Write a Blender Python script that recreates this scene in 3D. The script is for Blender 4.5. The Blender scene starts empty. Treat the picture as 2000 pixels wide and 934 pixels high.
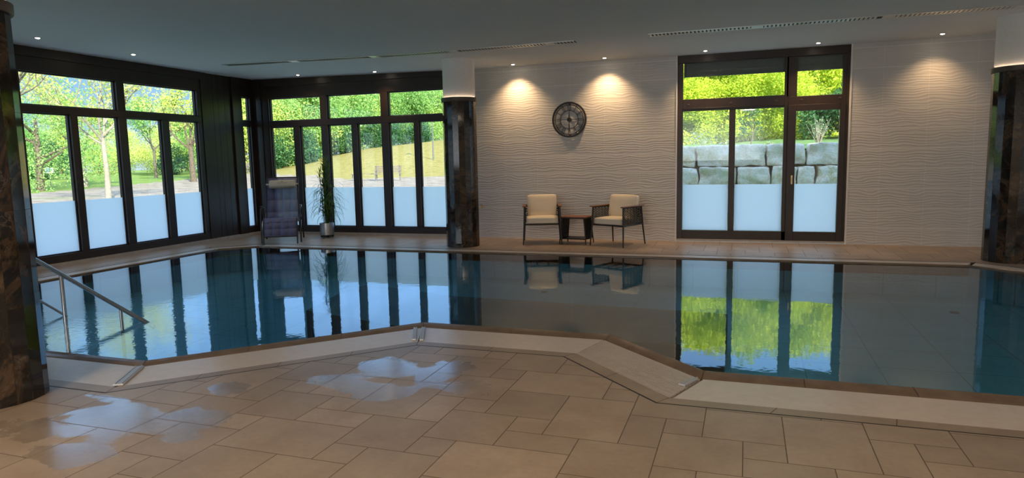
import bpy, bmesh, math, random
import numpy as np
from mathutils import Vector, Matrix, Euler
from mathutils.geometry import delaunay_2d_cdt
random.seed(7)
SC = bpy.context.scene
COL = SC.collection
PI = math.pi

# ------------------------------------------------------------------ camera
EYE = Vector((0, 0, 1.5)); FPX = 1319.45
R_ = Vector((0.94520995, 0.32579849, -0.02082042))
U_ = Vector((-0.01890777, 0.11830095, 0.99279775))
F_ = Vector((-0.32591508, 0.93800865, -0.11797936))
cd = bpy.data.cameras.new('camera'); cam = bpy.data.objects.new('camera', cd); COL.objects.link(cam)
m = Matrix.Identity(4)
for i in range(3):
    m[i][0] = R_[i]; m[i][1] = U_[i]; m[i][2] = -F_[i]; m[i][3] = EYE[i]
cam.matrix_world = m
cd.sensor_width = 36; cd.sensor_fit = 'HORIZONTAL'; cd.lens = FPX * 36 / 2000
cd.clip_start = .05; cd.clip_end = 1000
SC.camera = cam
# ------------------------------------------------------------------ view
SC.view_settings.view_transform = 'Standard'; SC.view_settings.look = 'None'
SC.view_settings.gamma = 1; SC.view_settings.use_curve_mapping = False
SC.view_settings.exposure = 1.3
cy = SC.cycles
cy.max_bounces = 10; cy.diffuse_bounces = 5; cy.glossy_bounces = 5; cy.transmission_bounces = 6
cy.transparent_max_bounces = 24; cy.caustics_reflective = False; cy.caustics_refractive = False
cy.sample_clamp_indirect = 4; cy.blur_glossy = .5
cy.use_denoising = True
# ------------------------------------------------------------------ sky and sun
SKY = 1.0; SUN = 4.2
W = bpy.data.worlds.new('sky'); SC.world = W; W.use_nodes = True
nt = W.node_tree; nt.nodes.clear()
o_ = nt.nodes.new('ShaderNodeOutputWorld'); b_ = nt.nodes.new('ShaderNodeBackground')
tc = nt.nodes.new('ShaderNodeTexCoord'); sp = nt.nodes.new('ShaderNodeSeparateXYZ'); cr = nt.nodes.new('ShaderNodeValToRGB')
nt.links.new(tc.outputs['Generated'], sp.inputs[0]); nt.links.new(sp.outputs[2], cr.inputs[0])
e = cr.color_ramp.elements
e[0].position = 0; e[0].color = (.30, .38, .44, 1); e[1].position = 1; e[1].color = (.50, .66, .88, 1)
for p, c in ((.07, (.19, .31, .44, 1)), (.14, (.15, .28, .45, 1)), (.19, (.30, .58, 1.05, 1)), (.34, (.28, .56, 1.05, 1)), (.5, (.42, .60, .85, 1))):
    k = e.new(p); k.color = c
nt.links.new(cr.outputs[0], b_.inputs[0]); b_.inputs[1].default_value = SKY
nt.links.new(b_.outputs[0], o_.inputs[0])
sl = bpy.data.lights.new('sun', 'SUN'); sl.energy = SUN; sl.angle = math.radians(.6); sl.color = (1, .95, .84)
so = bpy.data.objects.new('sun', sl); COL.objects.link(so)
so.rotation_euler = Vector((-.66, .60, -.44)).to_track_quat('-Z', 'Y').to_euler()

def area(name, loc, size, power, color, rot=(0, 0, 0), sy=None, spread=PI):
    l = bpy.data.lights.new(name, 'AREA'); l.energy = power; l.color = color; l.size = size
    l.spread = spread
    if sy: l.shape = 'RECTANGLE'; l.size_y = sy
    o = bpy.data.objects.new(name, l); COL.objects.link(o); o.location = loc; o.rotation_euler = rot
    return o
# ceiling lamps of the half of the hall behind and beside the camera
WARM = (1, .77, .54); NEUT = (1, .9, .8)
for x, y in ((-3.5, 0), (0, 0), (3.5, 0), (-3.5, -3), (0, -3), (3.5, -3)):
    area('hall_lamp', (x, y, 3.15), .5, 30 if x < 3 else 20, WARM)
for x, y in ((5.6, 5), (5.6, 8.5)):
    area('hall_lamp', (x, y, 3.15), .5, 6, NEUT)
# added cool fill lights at the closed front and right walls, lifting the interior
area('cool_fill', (-4, -4.9, 1.5), 9, 165, (.82, .92, 1), (PI / 2 + .38, 0, PI), 2.6)
area('cool_fill', (6.9, 3, 1.5), 12, 10, (.86, .94, 1), (PI / 2, 0, PI / 2), 2.6)

# ------------------------------------------------------------------ materials
def mat(name, color=(.5, .5, .5), rough=.5, metal=0., spec=.5, emit=None, es=0.):
    m = bpy.data.materials.new(name); m.use_nodes = True
    p = m.node_tree.nodes['Principled BSDF']
    p.inputs['Base Color'].default_value = (*color, 1); p.inputs['Roughness'].default_value = rough
    p.inputs['Metallic'].default_value = metal; p.inputs['Specular IOR Level'].default_value = spec
    if emit: p.inputs['Emission Color'].default_value = (*emit, 1); p.inputs['Emission Strength'].default_value = es
    return m
class N:
    """small node helper"""
    def __init__(s, m): s.m = m; s.t = m.node_tree; s.p = s.t.nodes.get('Principled BSDF')
    def n(s, kind, **kw):
        x = s.t.nodes.new('ShaderNode' + kind)
        for k, v in kw.items(): setattr(x, k, v)
        return x
    def l(s, a, b): s.t.links.new(a, b)
    def math(s, op, a, b=None, c=None, clamp=False):
        x = s.n('Math', operation=op); x.use_clamp = clamp
        for i, v in enumerate((a, b, c)):
            if v is None: continue
            if isinstance(v, (int, float)): x.inputs[i].default_value = v
            else: s.l(v, x.inputs[i])
        return x.outputs[0]
    def coord(s, which='Object'): return s.n('TexCoord').outputs[which]
    def sep(s, v):
        x = s.n('SeparateXYZ'); s.l(v, x.inputs[0]); return x.outputs
    def comb(s, a, b, c):
        x = s.n('CombineXYZ')
        for i, v in enumerate((a, b, c)):
            if isinstance(v, (int, float)): x.inputs[i].default_value = v
            else: s.l(v, x.inputs[i])
        return x.outputs[0]
    def noise(s, v, scale, detail=4, rough=.5, dist=0.):
        x = s.n('TexNoise'); s.l(v, x.inputs['Vector']); x.inputs['Scale'].default_value = scale
        x.inputs['Detail'].default_value = detail; x.inputs['Roughness'].default_value = rough; x.inputs['Distortion'].default_value = dist
        return x.outputs[0]
    def ramp(s, f, stops):
        x = s.n('ValToRGB'); s.l(f, x.inputs[0]); e = x.color_ramp.elements
        while len(e) < len(stops): e.new(.5)
        for k, (p, c) in zip(e, stops):
            k.position = p; k.color = (*c, 1) if len(c) == 3 else c
        return x.outputs[0]
    def mix(s, f, a, b, mode='MIX'):
        x = s.n('Mix', data_type='RGBA', blend_type=mode)
        for i, v in ((0, f), (6, a), (7, b)):
            if isinstance(v, (int, float)): x.inputs[i].default_value = v
            elif isinstance(v, tuple): x.inputs[i].default_value = (*v, 1)
            else: s.l(v, x.inputs[i])
        return x.outputs[2]
    def bump(s, h, strength=.3, dist=.01):
        x = s.n('Bump'); x.inputs['Strength'].default_value = strength; x.inputs['Distance'].default_value = dist
        s.l(h, x.inputs['Height']); s.l(x.outputs[0], s.p.inputs['Normal']); return x
    def base(s, c): s.l(c, s.p.inputs['Base Color'])
    def rough(s, c): s.l(c, s.p.inputs['Roughness'])

M = {}
def noisy(name, c1, c2, scale, rough=.6, bs=.15, bd=.005, detail=5, spec=.5, metal=0.):
    m = mat(name, c1, rough, metal, spec); n = N(m); v = n.coord()
    f = n.noise(v, scale, detail)
    n.base(n.ramp(f, ((.3, c1), (.7, c2))))
    if bs: n.bump(f, bs, bd)
    M[name] = m; return m
M['ceiling'] = noisy('ceiling_paint', (.78, .82, .84), (.81, .85, .865), 30, .9, .1, .001)
noisy('plaster', (.62, .60, .58), (.66, .64, .62), 25, .8, .1, .002)
noisy('frame_brown', (.020, .012, .009), (.030, .017, .012), 6, .38, .05, .002)
noisy('clad_brown', (.020, .013, .011), (.032, .021, .016), 4, .33, .05, .002)
noisy('plinth_stone', (.36, .32, .28), (.44, .40, .35), 9, .5, .1, .002)
noisy('rope_black', (.008, .008, .009), (.02, .02, .022), 60, .6, .2, .002)
noisy('black_metal', (.010, .010, .011), (.016, .016, .017), 20, .35, 0)
noisy('clock_iron', (.010, .009, .009), (.022, .018, .015), 40, .45, .1, .001)
noisy('cushion_cream', (.80, .71, .56), (.86, .77, .62), 90, .9, .3, .002)
noisy('pillow_cream', (.50, .47, .37), (.56, .53, .42), 90, .8, .2, .002)
noisy('white_paint', (.84, .83, .82), (.88, .87, .86), 30, .6, .03, .001)
noisy('collar_brown', (.07, .055, .045), (.10, .08, .06), 14, .4, .05, .001)
noisy('grate_beige', (.58, .51, .44), (.63, .56, .49), 14, .30, .05, .001)
noisy('rim_brown', (.16, .105, .065), (.22, .15, .095), 7, .22, .1, .003)
noisy('shelf_stone', (.008, .008, .009), (.045, .044, .042), 1.6, .5, 0)
noisy('basin_tile', (.10, .26, .36), (.13, .31, .42), 3, .4, 0)
noisy('trunk', (.10, .075, .05), (.20, .16, .11), 8, .9, .6, .03)
noisy('bark_pale', (.28, .24, .18), (.42, .37, .28), 7, .9, .5, .03)
noisy('weathered_wood', (.16, .13, .10), (.24, .20, .15), 8, .8, .2, .004)
noisy('grey_metal', (.16, .165, .17), (.2, .205, .21), 8, .5, 0, metal=.4)
M['steel'] = mat('steel', (.62, .62, .62), .22, 1.); M['steel_satin'] = mat('steel_satin', (.74, .74, .76), .55, .8)
M['brushed'] = noisy('brushed_steel', (.42, .43, .45), (.55, .56, .58), 30, .3, .03, .001, metal=1.)
M['brass'] = noisy('brass', (.65, .48, .25), (.75, .55, .3), 20, .3, 0, metal=1.)
M['slat_metal'] = mat('slat_metal', (.72, .74, .72), .32, .85)
M['dark_void'] = noisy('dark_void', (.05, .05, .05), (.07, .07, .07), 20, .8, 0)
M['lamp'] = mat('lamp_glow', (1, .8, .6), .5, emit=(1, .80, .58), es=22)
M['led'] = mat('led_glow', (1, .8, .6), .5, emit=(1, .70, .48), es=2.2)

def wood_red():
    m = mat('wood_red', (.2, .08, .04), .4); n = N(m); v = n.coord(); s = n.sep(v)
    f = n.noise(n.comb(n.math('MULTIPLY', s[0], 3), n.math('MULTIPLY', s[1], 30), s[2]), 4, 5)
    n.base(n.ramp(f, ((.3, (.13, .045, .02)), (.7, (.30, .12, .055))))); n.bump(f, .2, .002); return m
M['wood'] = wood_red()

def floor_tile():
    m = mat('floor_tile', (.3, .25, .2), .45); n = N(m); v = n.coord()
    a = n.n('Attribute'); a.attribute_name = 'tint'; a.attribute_type = 'GEOMETRY'
    f1 = n.noise(v, 2.4, 7, .62, .4); f2 = n.noise(v, 28, 4)
    c = n.ramp(f1, ((.30, (.300, .222, .160)), (.52, (.375, .290, .215)), (.72, (.44, .355, .27))))
    c = n.mix(.25, c, n.ramp(f2, ((.3, (.30, .22, .16)), (.7, (.45, .355, .27)))))
    c = n.mix(1., c, n.comb(*[n.math('MULTIPLY_ADD', a.outputs['Fac'], .22, .87)] * 3), 'MULTIPLY')
    n.base(c)
    # thin wet films left by bathers: centre x, y, radius x, radius y
    s = n.sep(v); tot = None
    wob = n.noise(v, 2.6, 5, .6, .3)
    for (x, y, rx, ry) in ((-3.55, 2.88, .42, .30), (-3.95, 2.62, .30, .2), (-3.95, 3.15, .25, .08), (-3.1, 3.0, .26, .22), (-2.95, 2.80, .14, .12),
                           (-2.42, 4.25, .32, .26), (-2.55, 3.86, .30, .20), (-2.22, 3.78, .22, .18), (-2.02, 4.25, .22, .30), (-1.75, 4.0, .22, .26),
                           (-3.3, 3.55, .2, .14), (-3.35, 2.45, .3, .14)):
        dx = n.math('DIVIDE', n.math('SUBTRACT', s[0], x), rx); dy = n.math('DIVIDE', n.math('SUBTRACT', s[1], y), ry)
        r = n.math('ADD', n.math('MULTIPLY', dx, dx), n.math('MULTIPLY', dy, dy))
        k = n.math('SUBTRACT', 1, r)
        tot = k if tot is None else n.math('MAXIMUM', tot, k)
    wet = n.math('MULTIPLY_ADD', n.math('ADD', tot, n.math('MULTIPLY_ADD', wob, 4.2, -2.25)), 3.2, 0, clamp=True)
    n.rough(n.math('MULTIPLY_ADD', wet, -.24, n_rough(n, f2)))
    n.p.inputs['Specular IOR Level'].default_value = .42
    n.l(wet, n.p.inputs['Coat Weight']); n.p.inputs['Coat IOR'].default_value = 2.1; n.p.inputs['Coat Roughness'].default_value = .24
    n.bump(f2, .12, .0015)
    M['floor_tile'] = m
def n_rough(n, f): return n.math('MULTIPLY_ADD', f, .14, .31)
floor_tile()
noisy('grout', (.11, .08, .055), (.15, .11, .075), 20, .8, .1, .001)
noisy('slot_dark', (.02, .018, .016), (.03, .027, .024), 20, .7, 0)

def wall_tile():
    """glossy-white relief tiles, .63 x .315 m, with flowing horizontal waves"""
    m = mat('wall_tile', (.62, .58, .54), .38); n = N(m); s = n.sep(n.coord()); x, z = s[0], s[2]
    col = n.math('FLOOR', n.math('DIVIDE', n.math('ADD', x, .52), .63)); row = n.math('FLOOR', n.math('DIVIDE', n.math('SUBTRACT', z, -.035), .315))
    u = n.math('FRACT', n.math('DIVIDE', n.math('ADD', x, .52), .63)); w = n.math('FRACT', n.math('DIVIDE', n.math('SUBTRACT', z, -.035), .315))
    big = n.noise(n.comb(n.math('MULTIPLY', x, 1.0), 0, n.math('MULTIPLY', z, 3.2)), 2.2, 2, .4)
    sway = n.math('SINE', n.math('MULTIPLY_ADD', x, 2 * PI / .63, n.math('MULTIPLY', row, 1.3)))
    sway2 = n.math('SINE', n.math('MULTIPLY_ADD', x, 2 * PI / .315, n.math('MULTIPLY', z, 17.)))
    ph = n.math('ADD', n.math('MULTIPLY', z, 2 * PI / .044), n.math('ADD', n.math('MULTIPLY', sway, 1.35), n.math('ADD', n.math('MULTIPLY', sway2, .8), n.math('MULTIPLY', big, 16.))))
    h = n.math('POWER', n.math('MULTIPLY_ADD', n.math('SINE', ph), .5, .5), 1.5)
    ju = n.math('LESS_THAN', n.math('MINIMUM', u, n.math('SUBTRACT', 1, u)), .0022)
    jw = n.math('LESS_THAN', n.math('MINIMUM', w, n.math('SUBTRACT', 1, w)), .013)
    j = n.math('MAXIMUM', ju, jw)
    n.base(n.mix(j, (.64, .63, .62), (.84, .83, .82)))
    fade = n.math('MULTIPLY', n.math('MINIMUM', w, n.math('SUBTRACT', 1, w)), 9., clamp=True)
    hh = n.math('SUBTRACT', n.math('MULTIPLY', h, fade), n.math('MULTIPLY', j, .5))
    n.bump(hh, .45, .0048)
    M['wall_tile'] = m
wall_tile()

def marble():
    m = mat('dark_marble', (.02, .02, .02), .07); n = N(m); v = n.coord()
    a = n.n('Attribute'); a.attribute_name = 'shift'; a.attribute_type = 'GEOMETRY'
    vv = n.n('VectorMath', operation='ADD'); n.l(v, vv.inputs[0]); n.l(n.comb(n.math('MULTIPLY', a.outputs['Fac'], .5), 0, n.math('MULTIPLY', a.outputs['Fac'], .3)), vv.inputs[1])
    V = vv.outputs[0]
    f = n.noise(V, 1.9, 8, .66, 1.3); g = n.noise(V, 6, 6, .6, .8)
    c = n.ramp(f, ((.30, (.008, .008, .008)), (.49, (.018, .015, .012)), (.56, (.085, .050, .026)), (.60, (.020, .016, .013)), (.75, (.014, .013, .012))))
    vein = n.ramp(n.math('ABSOLUTE', n.math('SUBTRACT', g, .5)), ((0, (.9, .9, .9)), (.012, (.25, .25, .25)), (.04, (0, 0, 0))))
    msk = n.ramp(f, ((.5, (0, 0, 0)), (.62, (1, 1, 1))))
    c = n.mix(n.math('MULTIPLY', n.math('MULTIPLY', vein, msk), .8), c, (.20, .17, .14))
    n.base(c); M['marble'] = m
marble()

def water():
    m = bpy.data.materials.new('pool_water'); m.use_nodes = True; n = N(m); n.t.nodes.clear()
    out = n.n('OutputMaterial'); g = n.n('BsdfGlossy'); t = n.n('BsdfTransparent'); mx = n.n('MixShader')
    g.inputs['Roughness'].default_value = .012; g.inputs['Color'].default_value = (.97, .98, 1, 1)
    t.inputs['Color'].default_value = (.60, .86, .90, 1)
    v = n.coord(); s = n.sep(v)
    # calm, a little livelier near the handrail and along the near rim
    dx = n.math('SUBTRACT', s[0], -6.2); dy = n.math('SUBTRACT', s[1], 4.4)
    r = n.math('SQRT', n.math('ADD', n.math('MULTIPLY', dx, dx), n.math('MULTIPLY', dy, dy)))
    liv = n.math('SUBTRACT', 1, n.math('MULTIPLY', r, .5), clamp=True)
    w1 = n.noise(v, 5, 3, .5, .2); w2 = n.noise(v, 19, 3, .5)
    h = n.math('ADD', n.math('MULTIPLY', w1, .5), n.math('MULTIPLY', w2, n.math('MULTIPLY_ADD', liv, 1.3, .10)))
    bp = n.n('Bump'); bp.inputs['Strength'].default_value = .5; bp.inputs['Distance'].default_value = .0026
    n.l(h, bp.inputs['Height']); n.l(bp.outputs[0], g.inputs['Normal'])
    geo = n.n('NewGeometry'); dt = n.n('VectorMath', operation='DOT_PRODUCT')
    n.l(geo.outputs['Incoming'], dt.inputs[0]); n.l(geo.outputs['Normal'], dt.inputs[1])
    c = n.math('ABSOLUTE', dt.outputs['Value'])
    F = n.math('MULTIPLY_ADD', n.math('POWER', n.math('SUBTRACT', 1, c, clamp=True), 4.9), .98, .02)
    n.l(F, mx.inputs[0]); n.l(t.outputs[0], mx.inputs[1]); n.l(g.outputs[0], mx.inputs[2]); n.l(mx.outputs[0], out.inputs[0])
    M['water'] = m
water()
def glass():
    m = bpy.data.materials.new('window_glass'); m.use_nodes = True; n = N(m); n.t.nodes.clear()
    out = n.n('OutputMaterial'); g = n.n('BsdfGlossy'); t = n.n('BsdfTransparent'); mx = n.n('MixShader')
    g.inputs['Roughness'].default_value = .01; t.inputs['Color'].default_value = (.95, .97, .96, 1)
    mx.inputs[0].default_value = .05
    n.l(t.outputs[0], mx.inputs[1]); n.l(g.outputs[0], mx.inputs[2]); n.l(mx.outputs[0], out.inputs[0]); M['glass'] = m
    m = bpy.data.materials.new('frosted_film'); m.use_nodes = True; n = N(m); n.t.nodes.clear()
    out = n.n('OutputMaterial'); d = n.n('BsdfDiffuse'); t = n.n('BsdfTranslucent'); mx = n.n('MixShader')
    d.inputs['Color'].default_value = (.8, .86, .9, 1); t.inputs['Color'].default_value = (.93, .97, 1, 1); mx.inputs[0].default_value = .88
    n.l(d.outputs[0], mx.inputs[1]); n.l(t.outputs[0], mx.inputs[2]); n.l(mx.outputs[0], out.inputs[0]); M['film'] = m
    m = bpy.data.materials.new('sling_mesh'); m.use_nodes = True; n = N(m); p = n.p
    p.inputs['Base Color'].default_value = (.13, .135, .24, 1); p.inputs['Roughness'].default_value = .6
    t = n.n('BsdfTransparent'); mx = n.n('MixShader'); mx.inputs[0].default_value = .22
    out = n.t.nodes['Material Output']; n.l(p.outputs[0], mx.inputs[1]); n.l(t.outputs[0], mx.inputs[2]); n.l(mx.outputs[0], out.inputs[0]); M['sling'] = m
glass()
M['sling_double'] = mat('sling_double', (.13, .135, .24), .6)
def leaf(name, c1, c2, c3):
    m = bpy.data.materials.new(name); m.use_nodes = True; n = N(m); n.t.nodes.clear()
    out = n.n('OutputMaterial'); d = n.n('BsdfDiffuse'); t = n.n('BsdfTranslucent'); mx = n.n('MixShader')
    a = n.n('Attribute'); a.attribute_name = 'tint'; a.attribute_type = 'GEOMETRY'
    oi = n.n('ObjectInfo')
    f = n.math('ADD', n.math('MULTIPLY', a.outputs['Fac'], .75), n.math('MULTIPLY', oi.outputs['Random'], .25))
    c = n.ramp(f, ((.1, c1), (.5, c2), (.9, c3)))
    n.l(c, d.inputs[0]); n.l(c, t.inputs[0]); mx.inputs[0].default_value = .35
    n.l(d.outputs[0], mx.inputs[1]); n.l(t.outputs[0], mx.inputs[2]); n.l(mx.outputs[0], out.inputs[0]); M[name] = m
leaf('leaf_spring', (.42, .55, .10), (.62, .72, .18), (.82, .82, .32))
leaf('leaf_green', (.18, .38, .10), (.34, .58, .17), (.58, .74, .26))
leaf('leaf_hedge', (.42, .56, .05), (.70, .80, .09), (.90, .90, .18))
leaf('leaf_dark', (.04, .12, .05), (.08, .20, .08), (.16, .32, .12))
leaf('leaf_pale', (.32, .40, .26), (.48, .54, .36), (.62, .64, .48))
leaf('leaf_indoor', (.07, .13, .035), (.13, .21, .06), (.27, .33, .13))
leaf('grass_tuft', (.20, .36, .10), (.34, .50, .16), (.5, .62, .25))

def ground():
    m = mat('park_ground', (.3, .4, .1), .95, spec=.1); n = N(m); v = n.coord()
    a = n.n('Attribute'); a.attribute_name = 'zone'; a.attribute_type = 'GEOMETRY'   # 0 lawn, 1 gravel, 2 dry hill
    f = n.noise(v, .35, 8, .7); g = n.noise(v, 3, 6, .7)
    lawn = n.ramp(f, ((.35, (.16, .26, .05)), (.65, (.28, .36, .09)))); st = n.noise(n.comb(n.math('MULTIPLY', n.sep(v)[0], 1.0), n.math('MULTIPLY', n.sep(v)[1], 1.0), 0), .9, 6, .7)
    grav = n.ramp(st, ((.35, (.20, .165, .14)), (.5, (.38, .31, .25)), (.7, (.48, .40, .32))))
    hill = n.ramp(n.noise(v, 1.9, 11, .92), ((.40, (.13, .13, .03)), (.47, (.33, .28, .085)), (.60, (.46, .37, .14))))
    z = n.math('ADD', a.outputs['Fac'], n.math('MULTIPLY_ADD', f, .5, -.25))
    c = n.mix(n.math('MULTIPLY_ADD', z, 4, -1.5, clamp=True), lawn, grav)
    c = n.mix(n.math('MULTIPLY_ADD', z, 4, -5.5, clamp=True), c, hill)
    n.base(c); n.bump(g, .4, .05); M['ground'] = m
ground()
noisy('bank_grass', (.10, .22, .07), (.20, .34, .10), 6, .95, .4, .03)
noisy('terrace_paving', (.58, .56, .54), (.66, .64, .62), 4, .8, .1, .003)
def rock():
    m = mat('limestone', (.6, .55, .45), .9, spec=.2); n = N(m); v = n.coord(); oi = n.n('ObjectInfo')
    f = n.noise(v, 3, 9, .68, .5); g = n.noise(v, 14, 6, .7)
    c = n.ramp(f, ((.30, (.38, .30, .18)), (.42, (.70, .60, .42)), (.50, (.84, .80, .72)), (.60, (.80, .79, .77)), (.7, (.58, .56, .54))))
    c = n.mix(n.math('MULTIPLY', oi.outputs['Random'], .5), c, (.82, .80, .77))
    crk = n.ramp(n.math('ABSOLUTE', n.math('SUBTRACT', g, .5)), ((0, (.30, .28, .25)), (.005, (.65, .63, .6)), (.013, (1, 1, 1)))); c = n.mix(1., c, crk, 'MULTIPLY')
    n.base(c); n.bump(n.math('ADD', f, n.math('MULTIPLY', g, .5)), .9, .06); M['rock'] = m
rock()

# ------------------------------------------------------------------ mesh builder
class MB:
    def __init__(s): s.v = []; s.f = []; s.mi = []; s.at = []
    def face(s, pts, mi=0, a=0.):
        k = len(s.v); s.v += [tuple(p) for p in pts]; s.f.append(tuple(range(k, k + len(pts)))); s.mi.append(mi); s.at.append(a)
    def add(s, vs, fs, mi=0, a=0.):
        k = len(s.v); s.v += [tuple(p) for p in vs]
        for f in fs: s.f.append(tuple(i + k for i in f)); s.mi.append(mi); s.at.append(a)
    def box(s, c, d, rz=0., mi=0, mtx=None, bev=0.):
        x, y, z = d[0] / 2, d[1] / 2, d[2] / 2
        if bev <= 0:
            vs = [Vector((i * x, j * y, k * z)) for k in (-1, 1) for j in (-1, 1) for i in (-1, 1)]
            fs = [(0, 2, 3, 1), (4, 5, 7, 6), (0, 1, 5, 4), (2, 6, 7, 3), (0, 4, 6, 2), (1, 3, 7, 5)]
        else:
            bm = bmesh.new(); bmesh.ops.create_cube(bm, size=1)
            for q in bm.verts: q.co = Vector((q.co.x * d[0], q.co.y * d[1], q.co.z * d[2]))
            bmesh.ops.bevel(bm, geom=bm.edges[:], offset=bev, segments=2, affect='EDGES', profile=.5)
            bm.verts.index_update(); vs = [q.co.copy() for q in bm.verts]; fs = [[q.index for q in f.verts] for f in bm.faces]; bm.free()
        T = mtx if mtx is not None else Matrix.Rotation(rz, 4, 'Z')
        s.add([T @ p + Vector(c) for p in vs], fs, mi)
        return s
    def b2(s, a, b, mi=0):
        return s.box([(a[i] + b[i]) / 2 for i in range(3)], [abs(b[i] - a[i]) for i in range(3)], mi=mi)
    def tube(s, pts, r, n=8, mi=0, cap=True):
        pts = [Vector(p) for p in pts]; k = len(pts); rr = r if isinstance(r, (list, tuple)) else [r] * k
        base = len(s.v); up = None
        for i, p in enumerate(pts):
            t = (pts[min(i + 1, k - 1)] - pts[max(i - 1, 0)]).normalized()
            if up is None: up = Vector((0, 0, 1)) if abs(t.z) < .9 else Vector((1, 0, 0))
            a = t.cross(up).normalized(); b = a.cross(t).normalized(); up = b
            for j in range(n):
                q = 2 * PI * j / n; s.v.append(tuple(p + (a * math.cos(q) + b * math.sin(q)) * rr[i]))
        for i in range(k - 1):
            for j in range(n):
                s.f.append((base + i * n + j, base + i * n + (j + 1) % n, base + (i + 1) * n + (j + 1) % n, base + (i + 1) * n + j)); s.mi.append(mi); s.at.append(0.)
        if cap:
            s.f.append(tuple(base + j for j in reversed(range(n)))); s.f.append(tuple(base + (k - 1) * n + j for j in range(n))); s.mi += [mi, mi]; s.at += [0., 0.]
        return s
    def lathe(s, prof, n=24, c=(0, 0, 0), mi=0, closed=False):
        base = len(s.v)
        for r, z in prof:
            for j in range(n): q = 2 * PI * j / n; s.v.append((c[0] + r * math.cos(q), c[1] + r * math.sin(q), c[2] + z))
        L = len(prof)
        for i in range(L if closed else L - 1):
            i2 = (i + 1) % L
            for j in range(n): s.f.append((base + i * n + j, base + i * n + (j + 1) % n, base + i2 * n + (j + 1) % n, base + i2 * n + j)); s.mi.append(mi); s.at.append(0.)
        return s
    def prism(s, poly, z0, z1, mi=0):
        k = len(poly); s.add([(x, y, z0) for x, y in poly] + [(x, y, z1) for x, y in poly],
              [tuple(reversed(range(k))), tuple(range(k, 2 * k))] + [(i, (i + 1) % k, k + (i + 1) % k, k + i) for i in range(k)], mi); return s
    def build(s, name, mats, parent=None, loc=None, rot=None, smooth=False, attr=None, bevel=0., mods=()):
        me = bpy.data.meshes.new(name); me.from_pydata(s.v, [], s.f)
        mats = mats if isinstance(mats, (list, tuple)) else [mats]
        for q in mats: me.materials.append(M[q] if isinstance(q, str) else q)
        me.polygons.foreach_set('material_index', s.mi)
        if attr: at = me.attributes.new(attr, 'FLOAT', 'FACE'); at.data.foreach_set('value', s.at)
        if smooth:
            me.polygons.foreach_set('use_smooth', [True] * len(s.f))
            try: me.set_sharp_from_angle(angle=math.radians(50))
            except Exception: pass
        me.update(); o = bpy.data.objects.new(name, me); COL.objects.link(o)
        if parent: o.parent = parent
        if loc: o.location = loc
        if rot: o.rotation_euler = rot
        if bevel: q = o.modifiers.new('b', 'BEVEL'); q.width = bevel; q.segments = 2; q.limit_method = 'ANGLE'
        return o

def tag(o, label=None, cat=None, group=None, kind=None):
    if label: o['label'] = label
    if cat: o['category'] = cat
    if group: o['group'] = group
    if kind: o['kind'] = kind
    return o
def thing(name, loc, rz, label, cat, group=None):
    o = bpy.data.objects.new(name, None); COL.objects.link(o); o.location = loc; o.rotation_euler = (0, 0, rz); o.empty_display_size = .1
    return tag(o, label, cat, group)
KIDS = {}
def copy_thing(src, loc, rz=None, label=None):
    def rec(a, par):
        c = a.copy(); COL.objects.link(c)
        if par is not None: c.parent = par
        for ch in list(a.children): rec(ch, c)
        return c
    r = rec(src, None); r.location = loc
    if rz is not None: r.rotation_euler = (0, 0, rz)
    if label: r['label'] = label
    return r
def S(o): o['kind'] = 'structure'; return o

# ------------------------------------------------------------------ pool outlines (plan, metres)
WL = [(-8.9, 3.88), (-4.37, 3.88), (-2.82, 5.55), (-1.06, 5.55), (-.25, 4.75), (4.2, 4.75), (4.2, 8.7), (2.75, 10.08), (-8.42, 10.08), (-8.9, 9.6)]
RL = [(-8.96, 3.77), (-4.30, 3.77), (-2.74, 5.40), (-1.08, 5.40), (-.26, 4.59), (4.26, 4.59), (4.26, 8.73), (2.78, 10.14), (-8.45, 10.14), (-8.96, 9.63)]
GL = [(-9.22, 3.345), (-4.07, 3.345), (-2.565, 4.94), (-1.22, 4.94), (-.43, 4.15), (4.6, 4.15), (4.6, 8.87), (2.9, 10.41), (-8.57, 10.41), (-9.22, 9.75)]
EL = [(-9.32, 3.24), (-4.03, 3.24), (-2.53, 4.84), (-1.28, 4.84), (-.49, 4.05), (4.7, 4.05), (4.7, 8.91), (2.94, 10.51), (-8.61, 10.51), (-9.32, 9.79)]
NP = len(WL)
def ceil_z(x): return 3.19 if x > -5 else 3.19 + .018 * (-5 - x)
XL, XR, YB, YF = -10.0, 7.0, -5.0, 12.1

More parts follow.
